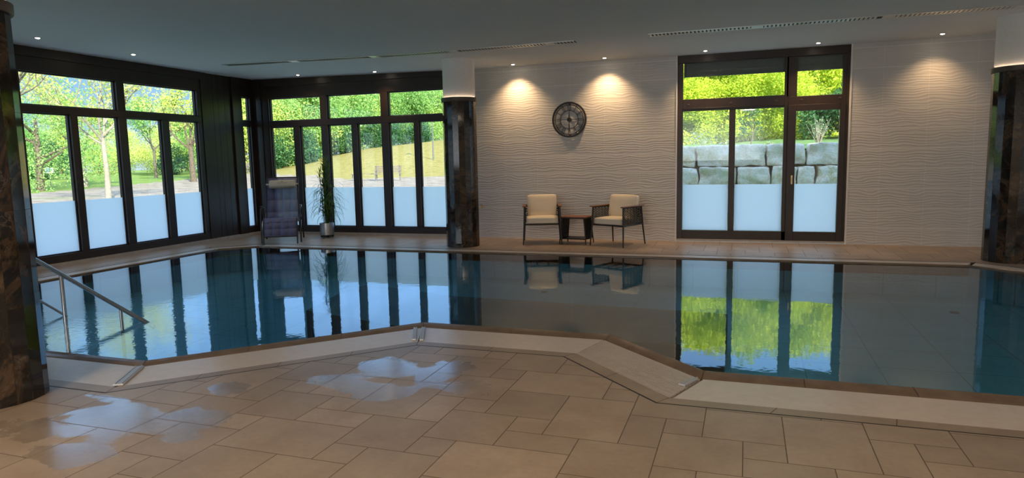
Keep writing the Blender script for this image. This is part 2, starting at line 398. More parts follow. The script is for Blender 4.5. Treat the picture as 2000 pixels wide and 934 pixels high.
# ------------------------------------------------------------------ floor: tiles of a four-size bond on a .208 m grid
def build_floor():
    G_ = .208; T = [(-13, 3, 3, 2), (-11, 0, 2, 3), (-13, 1, 2, 2), (-12, 0, 1, 1), (-12, -1, 2, 1), (-10, -2, 2, 2), (-14, -1, 2, 2), (-8, 1, 1, 1), (-9, 0, 1, 2), (-9, 2, 2, 2), (-10, 3, 1, 1), (-8, 4, 1, 1)]
    g = .0028
    x0, x1, y0, y1 = XL - .02, XR, YB, YF + .02
    vs = []; faces = []; vi = {}
    def V(x, y):
        k = (round(x, 5), round(y, 5))
        if k not in vi: vi[k] = len(vs); vs.append(Vector(k))
        return vi[k]
    nt_ = 0
    for iu in range(-10, 9):
        for iv in range(-8, 9):
            for (u, v, w, h) in T:
                a = .01 + G_ * (u + 6 * iu) + g; b = 3.39 + G_ * (v + 6 * iv) + g; c = a + G_ * w - 2 * g; d = b + G_ * h - 2 * g
                if c < x0 or a > x1 or d < y0 or b > y1: continue
                if b < 1.2 : continue                      # far behind the camera foot: plain slabs below
                a, c = max(a, x0), min(c, x1); b, d = max(b, y0), min(d, y1)
                if c - a < .01 or d - b < .01: continue
                faces.append([V(a, b), V(c, b), V(c, d), V(a, d)]); nt_ += 1
    pool = [V(*p) for p in EL]
    sl = .014
    # offset outline for the dark drainage slot that follows the edge tile
    cx = [(-9.34, 3.226), (-4.024, 3.226), (-2.524, 4.826), (-1.286, 4.826), (-.496, 4.036), (4.714, 4.036), (4.714, 8.916), (2.945, 10.524), (-8.616, 10.524), (-9.334, 9.796)]
    slot = [V(*p) for p in cx]
    outer = [V(x0, y0), V(x1, y0), V(x1, y1), V(x0, y1)]
    nf = len(faces); faces += [pool, slot, outer]
    ov, oe, of, _, _, orig = delaunay_2d_cdt(vs, [], faces, 0, 1e-6, True)
    fs, mi, tint = [], [], []
    rnd = [random.random() for _ in range(nf)]
    for f, oo in zip(of, orig):
        if not oo or nf in oo: continue
        fs.append(list(f))
        if nf + 1 in oo: mi.append(2); tint.append(0.); continue
        t = [i for i in oo if i < nf]
        if t: mi.append(0); tint.append(rnd[t[0]])
        else: mi.append(1); tint.append(0.)
    me = bpy.data.meshes.new('floor'); me.from_pydata([(p.x, p.y, 0) for p in ov], [], fs)
    for q in ('floor_tile', 'grout', 'slot_dark'): me.materials.append(M[q])
    me.polygons.foreach_set('material_index', mi)
    at = me.attributes.new('tint', 'FLOAT', 'FACE'); at.data.foreach_set('value', tint)
    # normals up
    bm = bmesh.new(); bm.from_mesh(me)
    for f in bm.faces:
        if f.normal.z < 0: f.normal_flip()
    bm.to_mesh(me); bm.free()
    o = bpy.data.objects.new('floor', me); COL.objects.link(o); S(o)
build_floor()

# ceiling
mb = MB(); xs = [XL - .35, -5, XR + .3]; ys = [YB - .3, YF + .35]
for i in range(2):
    a, b = xs[i], xs[i + 1]
    mb.face([(a, ys[0], ceil_z(a)), (a, ys[1], ceil_z(a)), (b, ys[1], ceil_z(b)), (b, ys[0], ceil_z(b))])
mb.b2((XL - .9, YB - .4, 3.45), (XR + .4, YF + .4, 3.75))
S(mb.build('ceiling', 'ceiling'))
S(MB().b2((XL - .2, YB - .4, 3.75), (XR + 9, YF + .3, 7.8)).build('wall_shade_block', 'plaster'))  # unseen block added above the hall to keep the stone bank in shade

# ------------------------------------------------------------------ walls
S(MB().b2((-5.12, YF, 0), (-1.15, YF + .3, 3.3)).build('wall_back', 'wall_tile'))
S(MB().b2((1.54, YF, 0), (XR + .3, YF + .3, 3.3)).build('wall_back', 'wall_tile'))
mb = MB(); mb.b2((1.536, YF - .012, 0), (1.556, YF + .2, 3.19)); mb.b2((-1.166, YF - .012, 0), (-1.146, YF + .2, 3.19)); S(mb.build('trim_1', 'white_paint'))
S(MB().b2((XR, YB - .3, 0), (XR + .3, YF + .3, 3.3)).build('wall_right', 'plaster'))
S(MB().b2((XL - .3, YB - .3, 0), (XR + .3, YB, 3.3)).build('wall_front', 'plaster'))
S(MB().b2((XL - .3, YB, 0), (XL, 2.9, 3.4)).build('wall_left', 'clad_brown'))
# cladding between the left windows and at the corner, boards with narrow seams
mb = MB()
for a, b, d in ((10.60, 10.77, .03), (10.775, 10.925, .0), (10.93, 11.06, .0), (11.065, 11.24, 0.0), (11.245, 11.42, 0.0), (11.43, 11.66, .04)):
    mb.b2((XL - .1, a, .05), (XL + d, b, 3.33))
mb.b2((XL - .12, 10.62, 0), (XL - .06, 11.66, 3.4))
S(mb.build('wall_left', 'clad_brown'))
mb = MB(); mb.b2((XL - .08, 12.02, 0), (XL + .02, YF + .1, 3.4)); mb.b2((XL, YF - .02, 0.05), (-9.63, YF + .1, 3.4))
mb.b2((-9.9, YF - .04, .05), (-9.78, YF, 3.33)); S(mb.build('wall_left', 'clad_brown'))
S(MB().b2((XL - .1, 6.62, 0), (XL + .01, 6.84, 3.4)).build('wall_left', 'clad_brown'))
# plinths
mb = MB(); mb.b2((XL - .1, 2.9, 0), (XL + .05, YF, .05)); S(mb.build('baseboard_left', 'plinth_stone'))
mb = MB(); mb.b2((XL, YF - .05, 0), (-5.12, YF + .1, .05)); S(mb.build('baseboard_back', 'plinth_stone'))
mb = MB(); mb.b2((-1.145, YF + .03, 0), (1.535, YF + .3, .04)); S(mb.build('baseboard_back', 'plinth_stone'))

# ------------------------------------------------------------------ windows
def window(name, axis, u0, u1, lower, upper, z_top_pane, z_head, p0, fascia=True, zt=(2.27, 2.39), zb=.17):
    """axis 'x': wall along X at Y=p0; axis 'y': wall along Y at X=p0. lower/upper: pane spans along u"""
    D0, D1 = .01, .09                                    # frame depth behind the wall face
    def pt(u, d, z): return (u, p0 + d, z) if axis == 'x' else (p0 - d, u, z)
    def bx(mb, ua, ub, za, zb_, da=-.015, db=.085): mb.b2(pt(ua, da, za), pt(ub, db, zb_))
    mb = MB()
    bx(mb, u0, u1, .05, zb)                              # bottom rail
    bx(mb, u0, u1, *zt)                                  # transom
    bx(mb, u0, u1, z_top_pane, z_head + .1)              # head
    for spans, za, zc in ((lower, zb, zt[0]), (upper, zt[1], z_top_pane)):
        e = [u0] + [q for sp_ in spans for q in sp_] + [u1]
        for i in range(0, len(e), 2): bx(mb, e[i], e[i + 1], za, zc)
        for a, b in spans:                               # slimmer glazing bead set back in each opening
            t = .018
            bx(mb, a, a + t, za, zc, .03, .085); bx(mb, b - t, b, za, zc, .03, .085)
            bx(mb, a + t, b - t, za, za + t, .03, .085); bx(mb, a + t, b - t, zc - t, zc, .03, .085)
    if fascia: bx(mb, u0, u1, z_head - .13, z_head + .08, -.045, 0)
    fr = S(mb.build(name, 'frame_brown', bevel=.004))
    for spans, za, zc in ((lower, zb, zt[0]), (upper, zt[1], z_top_pane)):
        for a, b in spans:
            q = MB(); q.b2(pt(a + .01, .052, za + .01), pt(b - .01, .058, zc - .01)); q.build('pane', 'glass', fr)
    for a, b in lower:
        q = MB(); q.b2(pt(a + .015, .046, zb + .015), pt(b - .015, .0475, .985)); f = q.build('frosted_film', 'film', fr); f['label'] = 'pale blue frosted privacy film'
    return fr
window('window_1', 'y', 6.84, 10.60, [(7.13, 7.87), (7.99, 8.74), (8.89, 9.64), (9.79, 10.50)], [(7.13, 8.74), (8.89, 10.50)], 2.93, 3.27, XL, zt=(2.33, 2.44))
window('window_2', 'y', 11.66, 12.02, [(11.73, 11.97)], [(11.73, 11.97)], 2.90, 3.27, XL, zt=(2.31, 2.41))
window('window_3', 'x', -9.63, -5.12, [(-9.60, -9.01), (-8.86, -8.33), (-8.17, -7.61), (-7.48, -6.92), (-6.76, -6.20), (-6.09, -5.45)], [(-9.60, -8.33), (-8.17, -6.92), (-6.76, -5.45)], 2.87, 3.24, YF)
window('window_added', 'y', 2.9, 6.62, [(3.0, 3.75), (3.9, 4.65), (4.8, 5.55), (5.7, 6.5)], [(3.0, 4.65), (4.8, 6.5)], 2.93, 3.27, XL, zt=(2.33, 2.44))  # unseen window added to let more light in from the left

# garden door with two fixed lights and transoms
def door():
    p = YF + .06
    def bx(mb, a, b, za, zb, da=0, db=.09): mb.b2((a, p + da, za), (b, p + db, zb))
    mb = MB()
    bx(mb, -1.145, 1.535, 3.06, 3.28); bx(mb, -1.145, -1.055, .04, 3.06); bx(mb, 1.49, 1.535, .04, 3.06)
    bx(mb, -1.055, .63, .04, .19); bx(mb, -.29, -.19, .19, 2.25); bx(mb, .57, .63, .04, 3.06); bx(mb, -1.055, .57, 2.25, 2.45); bx(mb, .63, 1.49, 2.28, 2.42)
    bx(mb, .60, .76, 2.42, 3.06); bx(mb, 1.43, 1.49, 2.42, 3.06); bx(mb, -1.055, .57, 2.28, 2.30, -.02, 0)
    fr = S(mb.build('door_1', 'frame_brown', bevel=.004))
    mb = MB(); bx(mb, .63, .755, .02, 2.28, -.025, .06); bx(mb, 1.405, 1.49, .02, 2.28, -.025, .06); bx(mb, .755, 1.405, .02, .19, -.025, .06); bx(mb, .755, 1.405, 2.18, 2.28, -.025, .06)
    lf = mb.build('door_leaf', 'frame_brown', fr, bevel=.004)
    for a, b, z0, z1 in ((-1.055, -.29, .19, 2.25), (-.19, .57, .19, 2.25), (.755, 1.405, .19, 2.18), (-1.0, .54, 2.45, 3.06), (.76, 1.43, 2.42, 3.06)):
        MB().b2((a, p + .04, z0), (b, p + .046, z1)).build('pane', 'glass', fr)
    for a, b in ((-1.055, -.29), (-.19, .57), (.755, 1.405)):
        f = MB().b2((a + .004, p + .034, .195), (b - .004, p + .0355, .985)).build('frosted_film', 'film', fr); f['label'] = 'pale blue frosted privacy film'
    hd = MB(); hd.b2((.70, p - .035, .99), (.725, p - .025, 1.13)); hd.tube([(.712, p - .035, 1.09), (.712, p - .075, 1.09), (.712, p - .08, 1.08), (.712, p - .08, .985)], .008)
    h = hd.build('door_handle', 'brass', lf, smooth=True); h['label'] = 'small pale brass lever handle'
    for a, b in ((-1.0, .54), (.76, 1.43)):               # lowered edge of the outside roller blind
        q = MB(); 
        for i in range(6): q.b2((a - .05, p + .10, 2.84 + i * .042), (b + .05, p + .112, 2.883 + i * .042))
        q.b2((a - .05, p + .095, 2.83), (b + .05, p + .125, 2.846)); q.build('roller_blind', 'blind', fr)
    q = MB()
    for x in (-.96, -.27, .45, .83, 1.40): q.b2((x - .02, p - .012, 2.355), (x + .02, p, 2.375))
    q.build('hinge_cap', 'collar_brown', fr)
noisy('blind', (.09, .11, .11), (.12, .14, .14), 30, .5, 0)
door()

# ------------------------------------------------------------------ pool basin, rim, gutter, gratings
mb = MB(); ZB = -.42
mb.add([(x, y, -.02) for x, y in WL] + [(x, y, ZB) for x, y in WL], [(i, NP + i, NP + (i + 1) % NP, (i + 1) % NP) for i in range(NP)] + [tuple(range(NP, 2 * NP))])
o = S(mb.build('pool_basin', 'basin_tile'))
def basin_joints():
    m = M['basin_tile']; n = N(m); s = n.sep(n.coord())
    src = n.p.inputs['Base Color'].links[0].from_socket
    js = []
    for a, off in ((s[0], .1), (s[1], .22)):
        u = n.math('FRACT', n.math('DIVIDE', n.math('ADD', a, off), .62)); js.append(n.math('LESS_THAN', u, .018))
    n.base(n.mix(n.math('MULTIPLY', n.math('MAXIMUM', *js), .8), src, (.03, .09, .11)))
basin_joints()
for i in range(len(bpy.data.objects['pool_basin'].data.polygons)):
    pass
# rim stones: rounded lip between the water and the grating
mb = MB()
def lerp(a, b, t): return (a[0] + (b[0] - a[0]) * t, a[1] + (b[1] - a[1]) * t)
prof = [(0, -.14), (0, -.004), (.06, .006), (.16, .010), (.5, .004), (.8, -.004), (.94, -.012), (1, -.035), (1, -.12)]
for k in range(len(prof) - 1):
    (t0, z0), (t1, z1) = prof[k], prof[k + 1]
    for i in range(NP):
        j = (i + 1) % NP
        mb.face([(*lerp(WL[i], RL[i], t0), z0), (*lerp(WL[j], RL[j], t0), z0), (*lerp(WL[j], RL[j], t1), z1), (*lerp(WL[i], RL[i], t1), z1)])
# joints between rim stones
S(mb.build('trim_2', 'rim_brown', smooth=True))
mb = MB()
def seg_pts(A, B, step):
    d = math.dist(A, B); k = max(1, int(d / step)); return [(i + .5) / k for i in range(k)]
for i in (0, 1, 2, 3, 4):
    A, B, C, D = WL[i], WL[i + 1], RL[i], RL[i + 1]
    for t in [0.0] + [q - .5 / max(1, int(math.dist(A, B) / .62)) for q in seg_pts(A, B, .62)][1:]:
        a, c = lerp(A, B, t), lerp(C, D, t)
        dx, dy = (B[0] - A[0]), (B[1] - A[1]); L = math.hypot(dx, dy); dx, dy = dx / L * .002, dy / L * .002
        pr = [(0, -.01), (0.0, -.002), (.06, .008), (.16, .012), (.5, .006), (.8, -.002), (.94, -.010), (1, -.03)]
        for k in range(len(pr) - 1):
            p0, p1 = lerp(a, c, pr[k][0]), lerp(a, c, pr[k + 1][0])
            mb.face([(p0[0] - dx, p0[1] - dy, pr[k][1]), (p0[0] + dx, p0[1] + dy, pr[k][1]), (p1[0] + dx, p1[1] + dy, pr[k + 1][1]), (p1[0] - dx, p1[1] - dy, pr[k + 1][1])])
S(mb.build('trim_3', 'slot_dark'))
# gutter channel below the grating
mb = MB()
for i in range(NP):
    j = (i + 1) % NP
    mb.face([(*RL[i], -.12), (*RL[j], -.12), (*GL[j], -.12), (*GL[i], -.12)]); mb.face([(*GL[i], -.12), (*GL[j], -.12), (*GL[j], -.0), (*GL[i], -.0)])
S(mb.build('trim_4', 'slot_dark'))
# edge tiles
mb = MB()
for i in range(NP):
    j = (i + 1) % NP; A, B, C, D = GL[i], GL[j], EL[i], EL[j]; L = math.dist(A, B); k = max(1, round(L / .62))
    for q in range(k):
        t0, t1 = q / k + .0025 / L, (q + 1) / k - .0025 / L
        mb.face([(*lerp(C, D, t0), 0), (*lerp(C, D, t1), 0), (*lerp(A, B, t1), 0), (*lerp(A, B, t0), 0)], 0, random.random() * .5)
    mb.face([(*C, -.002), (*D, -.002), (*B, -.002), (*A, -.002)], 1)
S(mb.build('trim_5', ['floor_tile', 'grout'], attr='tint'))
# gratings: slats along each edge
def grating(i, label, near=True, far=False):
    j = (i + 1) % NP; A, B, C, D = RL[i], RL[j], GL[i], GL[j]; L = math.dist(A, B)
    n = 30 if near else 14; org = lerp(lerp(A, B, .5), lerp(C, D, .5), .5)
    mb = MB(); zt = -.004
    fr = (.42 if i == 3 else .74) if near else .8
    if i == 3: n = 22
    for k in range(n):
        t0, t1 = (k + .5 - fr / 2) / n, (k + .5 + fr / 2) / n
        t0 = .02 + t0 * .96; t1 = .02 + t1 * .96
        q = [lerp(lerp(A, C, t0), lerp(B, D, t0), .004), lerp(lerp(A, C, t0), lerp(B, D, t0), .996), lerp(lerp(A, C, t1), lerp(B, D, t1), .996), lerp(lerp(A, C, t1), lerp(B, D, t1), .004)]
        q = [(x - org[0], y - org[1]) for x, y in q]
        nb = [lerp(q[0], q[3], .46), lerp(q[1], q[2], .46), lerp(q[1], q[2], .54), lerp(q[0], q[3], .54)]     # T-shaped profile: narrow foot
        mb.add([(*p, zt) for p in q] + [(*p, zt - .0018) for p in q] + [(*p, zt - .028) for p in nb],
               [(0, 1, 2, 3), (0, 4, 5, 1), (1, 5, 6, 2), (2, 6, 7, 3), (3, 7, 4, 0), (4, 8, 9, 5), (5, 9, 10, 6), (6, 10, 11, 7), (7, 11, 8, 4), (8, 11, 10, 9)])
    # cross bearers under the slats
    m_ = max(2, int(L / .3))
    for k in range(m_):
        t = (k + .5) / m_; a = lerp(A, B, t); c = lerp(C, D, t); dx, dy = (B[0] - A[0]) / L * .006, (B[1] - A[1]) / L * .006
        mb.prism([(a[0] - dx - org[0], a[1] - dy - org[1]), (a[0] + dx - org[0], a[1] + dy - org[1]), (c[0] + dx - org[0], c[1] + dy - org[1]), (c[0] - dx - org[0], c[1] - dy - org[1])], zt - .03, zt - .02)
    return tag(mb.build('overflow_grating', 'grate_beige', loc=(org[0], org[1], 0)), label, 'grating', 'overflow gratings round the pool')
gl = ['beige slatted overflow grating beside the handrail and left foreground column',
      'beige slatted overflow grating running diagonally in front of the left half of the pool',
      'short beige overflow grating at the tip where the near deck juts into the pool',
      'ribbed overflow grating with wide dark gaps on the right-hand diagonal edge',
      'beige overflow grating along the near edge at the lower right',
      None,
      'short pale overflow grating on the far right corner beside the right column',
      'long pale overflow grating along the far edge below the chairs and garden door',
      'short pale overflow grating cutting the far left corner by the lounger',
      'pale overflow grating along the left window wall']
for i, lb in enumerate(gl):
    if lb: grating(i, lb, i < 5)
# steel end pieces of the gratings
def steel_bar(t_in, t_out, w, label):
    a, b = Vector(t_in), Vector(t_out); d = (b - a); L = d.length; c = (a + b) / 2
    q = MB(); q.box((0, 0, 0), (L, w, .014), bev=.003); q.box((0, w * .3, .008), (L, w * .12, .006)); q.box((0, -w * .3, .008), (L, w * .12, .006))
    o = q.build('grating_end_plate', 'steel_satin', loc=(c.x, c.y, .004), rot=(0, 0, math.atan2(d.y, d.x)))
    tag(o, label, 'plate', 'steel end plates of the gratings')
steel_bar((-4.29, 3.74), (-4.075, 3.37), .07, 'flat steel end plate at the left corner of the gratings near the column')
steel_bar((-2.79, 5.33), (-2.615, 4.96), .035, 'left one of two bright steel end plates at the tip of the near deck')
steel_bar((-2.725, 5.36), (-2.55, 4.97), .035, 'right one of two bright steel end plates at the tip of the near deck')
steel_bar((-.30, 4.57), (-.375, 4.40), .05, 'short bright steel end plate at the lower end of the ribbed grating')

# water
mb = MB(); mb.face([(x, y, 0) for x, y in WL]); o = mb.build('pool_water', 'water', loc=(0, 0, -.010)); tag(o, 'still blue-green pool water mirroring windows, trees and wall', 'water', kind='stuff')
# submerged dark marble shelf near the tip of the deck, and two round floor inlets
mb = MB(); mb.prism([(-4.52, 6.1), (-4.75, 7.27), (-4.66, 7.66), (-3.29, 7.20), (-.61, 7.05), (-.15, 7.0), (-.15, 5.78), (-.86, 5.74), (-1.25, 5.62), (-2.80, 5.62)], ZB + .002, -.10)
o = mb.build('pool_shelf', 'shelf_stone'); tag(o, 'dark veined marble shelf under the water by the near edge', 'shelf')
for x, y, lb in ((-2.72, 9.2, 'small dark floor inlet under the water in front of the left armchair'), (2.36, 9.1, 'small dark floor inlet under the water towards the right column')):
    q = MB(); q.lathe([(0, .006), (.05, .006), (.055, 0)], 20); 
    for k in range(5): q.b2((-.04, -.035 + k * .016, .006), (.04, -.029 + k * .016, .010))
    tag(q.build('pool_inlet', 'black_metal', loc=(x, y, ZB)), lb, 'inlet', 'floor inlets in the pool')

# ------------------------------------------------------------------ columns
def column(x, y, label, z1=3.19):
    t = thing('marble_column', (x, y, 0), 0, label, 'column', 'round columns with dark marble cladding')
    n = 18; r = .29; mb = MB(); a0 = .13
    rows = [0, .62, 1.24, 1.86, 2.48]
    for k in range(n):
        for q in range(4):
            aa, ab = a0 + 2 * PI * k / n, a0 + 2 * PI * (k + 1) / n; sh = random.random() if (k % 2 or q % 2) else .4
            P = lambda an, z: (r * math.cos(an), r * math.sin(an), z)
            e = .004
            mb.face([P(aa + e, rows[q] + .001), P(ab - e, rows[q] + .001), P(ab - e, rows[q + 1] - .001), P(aa + e, rows[q + 1] - .001)], 0, sh)
    mb.build('marble_cladding', 'marble', t, attr='shift')
    MB().lathe([(.0, 0), (r - .006, 0), (r - .006, 2.5), (0, 2.5)], 36).build('core', 'grout', t)
    c = MB(); c.lathe([(.262, 2.48), (.305, 2.48), (.31, 2.49), (.31, 2.545), (.296, 2.55), (.292, 2.535), (.262, 2.535)], 48, closed=True); c.build('collar', 'collar_brown', t, smooth=True)
    d = MB(); d.lathe([(.262, 2.4), (.262, 2.56), (.274, 2.575), (.274, z1 + .01)], 48); d.build('drum', 'white_paint', t, smooth=True)
    l = MB(); l.lathe([(.278, 2.537), (.290, 2.537), (.290, 2.546), (.278, 2.546)], 48, closed=True); q = l.build('light_strip', 'led', t); q['label'] = 'warm glowing light strip in the collar'
    return t
column(-4.66, 2.96, 'dark marble column in the left foreground, cut off by the frame')
column(-4.675, 10.85, 'dark marble column with white top between the windows and the clock wall')
column(3.33, 10.64, 'dark marble column with white top at the right edge of the picture')

# ------------------------------------------------------------------ downlights
dl = [(-9.12, 6.82), (-9.2, 8.42), (-8.5, 11.65), (-6.8, 11.72), (-4.01, 11.79), (-2.34, 11.78), (-.67, 11.76), (1.02, 11.75), (2.68, 11.70)]
names = ['small downlight over the left window nearest the foreground column', 'second downlight over the left window wall', 'downlight over the back windows near the lounger', 'downlight over the back windows next to the column',
         'downlight left of the wall clock, next to the column', 'downlight right of the wall clock', 'downlight over the left part of the garden door', 'downlight over the right part of the garden door', 'downlight over the bare tiled wall by the right column']
src = None
for (x, y), lb in zip(dl, names):
    z = ceil_z(x)
    if src is None:
        t = src = thing('ceiling_downlight', (x, y, z), 0, lb, 'downlight', 'recessed downlights along the walls')
        MB().lathe([(.030, .004), (.030, -.006), (.046, -.006), (.050, .0)], 24).build('trim_ring', 'brushed', t, smooth=True)
        MB().lathe([(0, -.012), (.018, -.011), (.030, -.002)], 20).build('bulb', 'lamp', t)
    else: t = copy_thing(src, (x, y, z), label=lb)
    s_ = bpy.data.lights.new('downlight_beam', 'SPOT'); s_.energy = 36 if y > 11.7 and x > -5 else 15; s_.color = (1, .63, .32); s_.spot_size = math.radians(104); s_.spot_blend = 1.; s_.shadow_soft_size = .02
    so_ = bpy.data.objects.new('downlight_beam', s_); COL.objects.link(so_)
    so_.location = (x, y, z - .03)
    dv = Vector((0, .16, -1)) if y > 11 else Vector((-.16, 0, -1)); so_.rotation_euler = dv.to_track_quat('-Z', 'Y').to_euler()

# ------------------------------------------------------------------ ceiling air slots
def vent(x0, x1, y, label):
    xm = (x0 + x1) / 2; t = thing('ceiling_air_slot', (xm, y, 3.19), 0, label, 'vent', 'long slot vents in the ceiling')
    def z(x): return ceil_z(x + xm) - 3.19
    segs = 12; mb = MB(); w = .09
    for i in range(segs):
        a, b = (x0 - xm) + (x1 - x0) * i / segs, (x0 - xm) + (x1 - x0) * (i + 1) / segs
        mb.face([(a, -w, z(a) - .003), (b, -w, z(b) - .003), (b, w, z(b) - .003), (a, w, z(a) - .003)])
    mb.build('backing', 'dark_void', t)
    fr = MB()
    for i in range(segs):
        a, b = (x0 - xm) + (x1 - x0) * i / segs, (x0 - xm) + (x1 - x0) * (i + 1) / segs
        for yy in (-w, w):
            fr.face([(a, yy - .008, z(a) - .012), (b, yy - .008, z(b) - .012), (b, yy + .008, z(b) - .012), (a, yy + .008, z(a) - .012)])
            fr.face([(a, yy - .008, z(a)), (b, yy - .008, z(b)), (b, yy - .008, z(b) - .012), (a, yy - .008, z(a) - .012)])
    fr.build('frame', 'slat_metal', t)
    sl_ = MB(); L = x1 - x0; k = int(L / .052)
    for i in range(k):
        xx = x0 - xm + (i + .5) * L / k
        if int((i * L / k) / 1.5) != int(((i + 3) * L / k) / 1.5): 
            if i % 3 == 0: sl_.box((xx, 0, z(xx) - .008), (.15, .16, .004))
            continue
        sl_.box((xx, 0, z(xx) - .010), (.030, .165, .002), mtx=Matrix.Rotation(math.radians(10), 4, 'Y'))
    s = sl_.build('slat', 'slat_metal', t); s['kind'] = 'stuff'
vent(-8.75, -2.40, 9.93, 'long narrow air slot in the ceiling between the left windows and the clock')
vent(-1.33, 4.4, 9.88, 'long narrow air slot in the ceiling running to the right edge')

# ------------------------------------------------------------------ handrail into the pool
def handrail():
    t = thing('pool_handrail', (-5.55, 4.93, 0), 0, 'polished steel handrail with posts descending into the pool on the left', 'handrail')
    s = -.405
    def p(x, dz=0): return (x + 5.55, 0, s * (x + 5.55) + dz)
    top = [p(-5.42), p(-5.60), p(-6.2), p(-7.0), p(-7.85)] + [(-2.5, 0, .965), (-2.75, 0, .98), (-3.72, 0, .98), (-3.80, 0, .96), (-3.83, 0, .9), (-3.83, 0, .0)]
    MB().tube(top, .0215, 12).build('top_rail', 'steel', t, smooth=True)
    MB().tube([p(-6.50, -.43 - .0), p(-7.85, -.43), (-2.6, 0, .52), (-3.83, 0, .52)], .013, 10).build('mid_rail', 'steel', t, smooth=True)
    for x in (-6.60, -5.83, -7.9):
        z = s * (x + 5.55) if x > -7.86 else .95
        MB().tube([(x + 5.55, 0, z - .01), (x + 5.55, 0, ZB)], .020 if x < -6 else .016, 12).build('post', 'steel', t, smooth=True)
handrail()

# ------------------------------------------------------------------ wall clock
def wall_clock():
    t = thing('wall_clock', (-3.045, YF, 2.18), 0, 'large round black skeleton clock with roman numerals on the tiled wall', 'clock')
    Y0 = -.045
    def ring(ra, rb, n=64, d=.014):
        mb = MB(); k = n
        mb.lathe([(ra, -d / 2), (rb, -d / 2), (rb, d / 2), (ra, d / 2)], k, closed=True)
        mb.v = [(x, Y0 + z, y) for x, y, z in mb.v]; return mb
    ring(.290, .318, d=.03).build('outer_ring', 'clock_iron', t, smooth=True)
    ring(.256, .266).build('minute_ring', 'clock_iron', t, smooth=True)
    ring(.160, .169).build('inner_ring', 'clock_iron', t, smooth=True)
    mb = MB()
    for k in range(60):
        a = 2 * PI * k / 60; w = .010 if k % 5 else .014
        T = Matrix.Rotation(-a, 4, 'Y'); mb.box(T @ Vector((0, Y0, .277)), (w, .010, .030), mtx=T)
    mb.build('minute_marks', 'clock_iron', t)
    nums = ['XII', 'I', 'II', 'III', 'IIII', 'V', 'VI', 'VII', 'VIII', 'IX', 'X', 'XI']
    wd = {'I': .018, 'V': .034, 'X': .034}
    for k, s in enumerate(nums):
        mb = MB(); a = 2 * PI * k / 12; T = Matrix.Rotation(a, 4, 'Y'); tot = sum(wd[c] for c in s); x = -tot / 2
        H = .090; rc = .2125; th = .0065
        def bar(xa, za, xb, zb, th=th):
            d = Vector((xb - xa, 0, zb - za)); L = d.length; an = math.atan2(d.x, d.z)
            Q = T @ Matrix.Rotation(an, 4, 'Y'); c = T @ Vector(((xa + xb) / 2, Y0, rc + (za + zb) / 2)); mb.box(c, (th, .008, L), mtx=Q)
        for c in s:
            w = wd[c]; m_ = x + w / 2
            if c == 'I': bar(m_, -H / 2, m_, H / 2); bar(m_ - .007, H / 2 - .003, m_ + .007, H / 2 - .003, .005); bar(m_ - .007, -H / 2 + .003, m_ + .007, -H / 2 + .003, .005)
            if c == 'V': bar(m_ - w * .4, H / 2, m_, -H / 2); bar(m_ + w * .4, H / 2, m_, -H / 2, .004)
            if c == 'X': bar(m_ - w * .4, H / 2, m_ + w * .4, -H / 2); bar(m_ + w * .4, H / 2, m_ - w * .4, -H / 2, .004)
            x += w
        mb.build('numeral', 'clock_iron', t)
    mb = MB()
    for a in (0, PI / 2, PI, 3 * PI / 2):
        T = Matrix.Rotation(a, 4, 'Y'); mb.box(T @ Vector((0, Y0 + .004, .10)), (.006, .006, .125), mtx=T)
    mb.build('spokes', 'clock_iron', t)
    mb = MB(); mb.lathe([(0, -.02), (.036, -.018), (.042, 0), (.036, .018), (0, .02)], 24); mb.v = [(x, Y0 + z, y) for x, y, z in mb.v]; mb.build('hub', 'clock_iron', t, smooth=True)
    for nm, a, L, w in (('hour_hand', math.radians(2), .12, .013), ('minute_hand', PI, .215, .009)):
        T = Matrix.Rotation(a, 4, 'Y'); mb = MB(); mb.box(T @ Vector((0, Y0 - .024, L / 2)), (w, .004, L), mtx=T); mb.box(T @ Vector((0, Y0 - .024, L * .55)), (w * 1.8, .004, L * .2), mtx=T); mb.build(nm, 'clock_iron', t)
    for a in (.27, -.30): MB().b2((-.01, -.045, a), (.01, 0, a + .03)).build('wall_bracket', 'clock_iron', t)
wall_clock()

# ------------------------------------------------------------------ armchairs and side table
def pillow(name, matname, parent, size, loc, rot, puff=.03, seed=0):
    bm = bmesh.new(); bmesh.ops.create_cube(bm, size=1)
    bmesh.ops.subdivide_edges(bm, edges=bm.edges[:], cuts=7, use_grid_fill=True)
    X, Yy, Z = size
    for v in bm.verts:
        x, y, z = v.co * 2
        e = (1 - abs(x) ** 4) * (1 - abs(y) ** 4) if Z <= min(X, Yy) else (1 - abs(x) ** 4) * (1 - abs(z) ** 4)
        p = Vector((x, y, z)); 
        # round the edges (superellipsoid)
        n = (abs(x) ** 14 + abs(y) ** 14 + abs(z) ** 14) ** (1 / 14); p = p / n if n > 0 else p
        v.co = Vector((p.x * X / 2, p.y * Yy / 2, p.z * Z / 2))
        if Z <= min(X, Yy): v.co.z += (puff * e if z > 0 else -puff * .2 * e)
        else: v.co.y += (-puff * e if y < 0 else puff * e)
    me = bpy.data.meshes.new(name); bm.to_mesh(me); bm.free(); me.materials.append(M[matname])
    me.polygons.foreach_set('use_smooth', [True] * len(me.polygons))
    o = bpy.data.objects.new(name, me); COL.objects.link(o); o.parent = parent; o.location = loc; o.rotation_euler = rot; return o
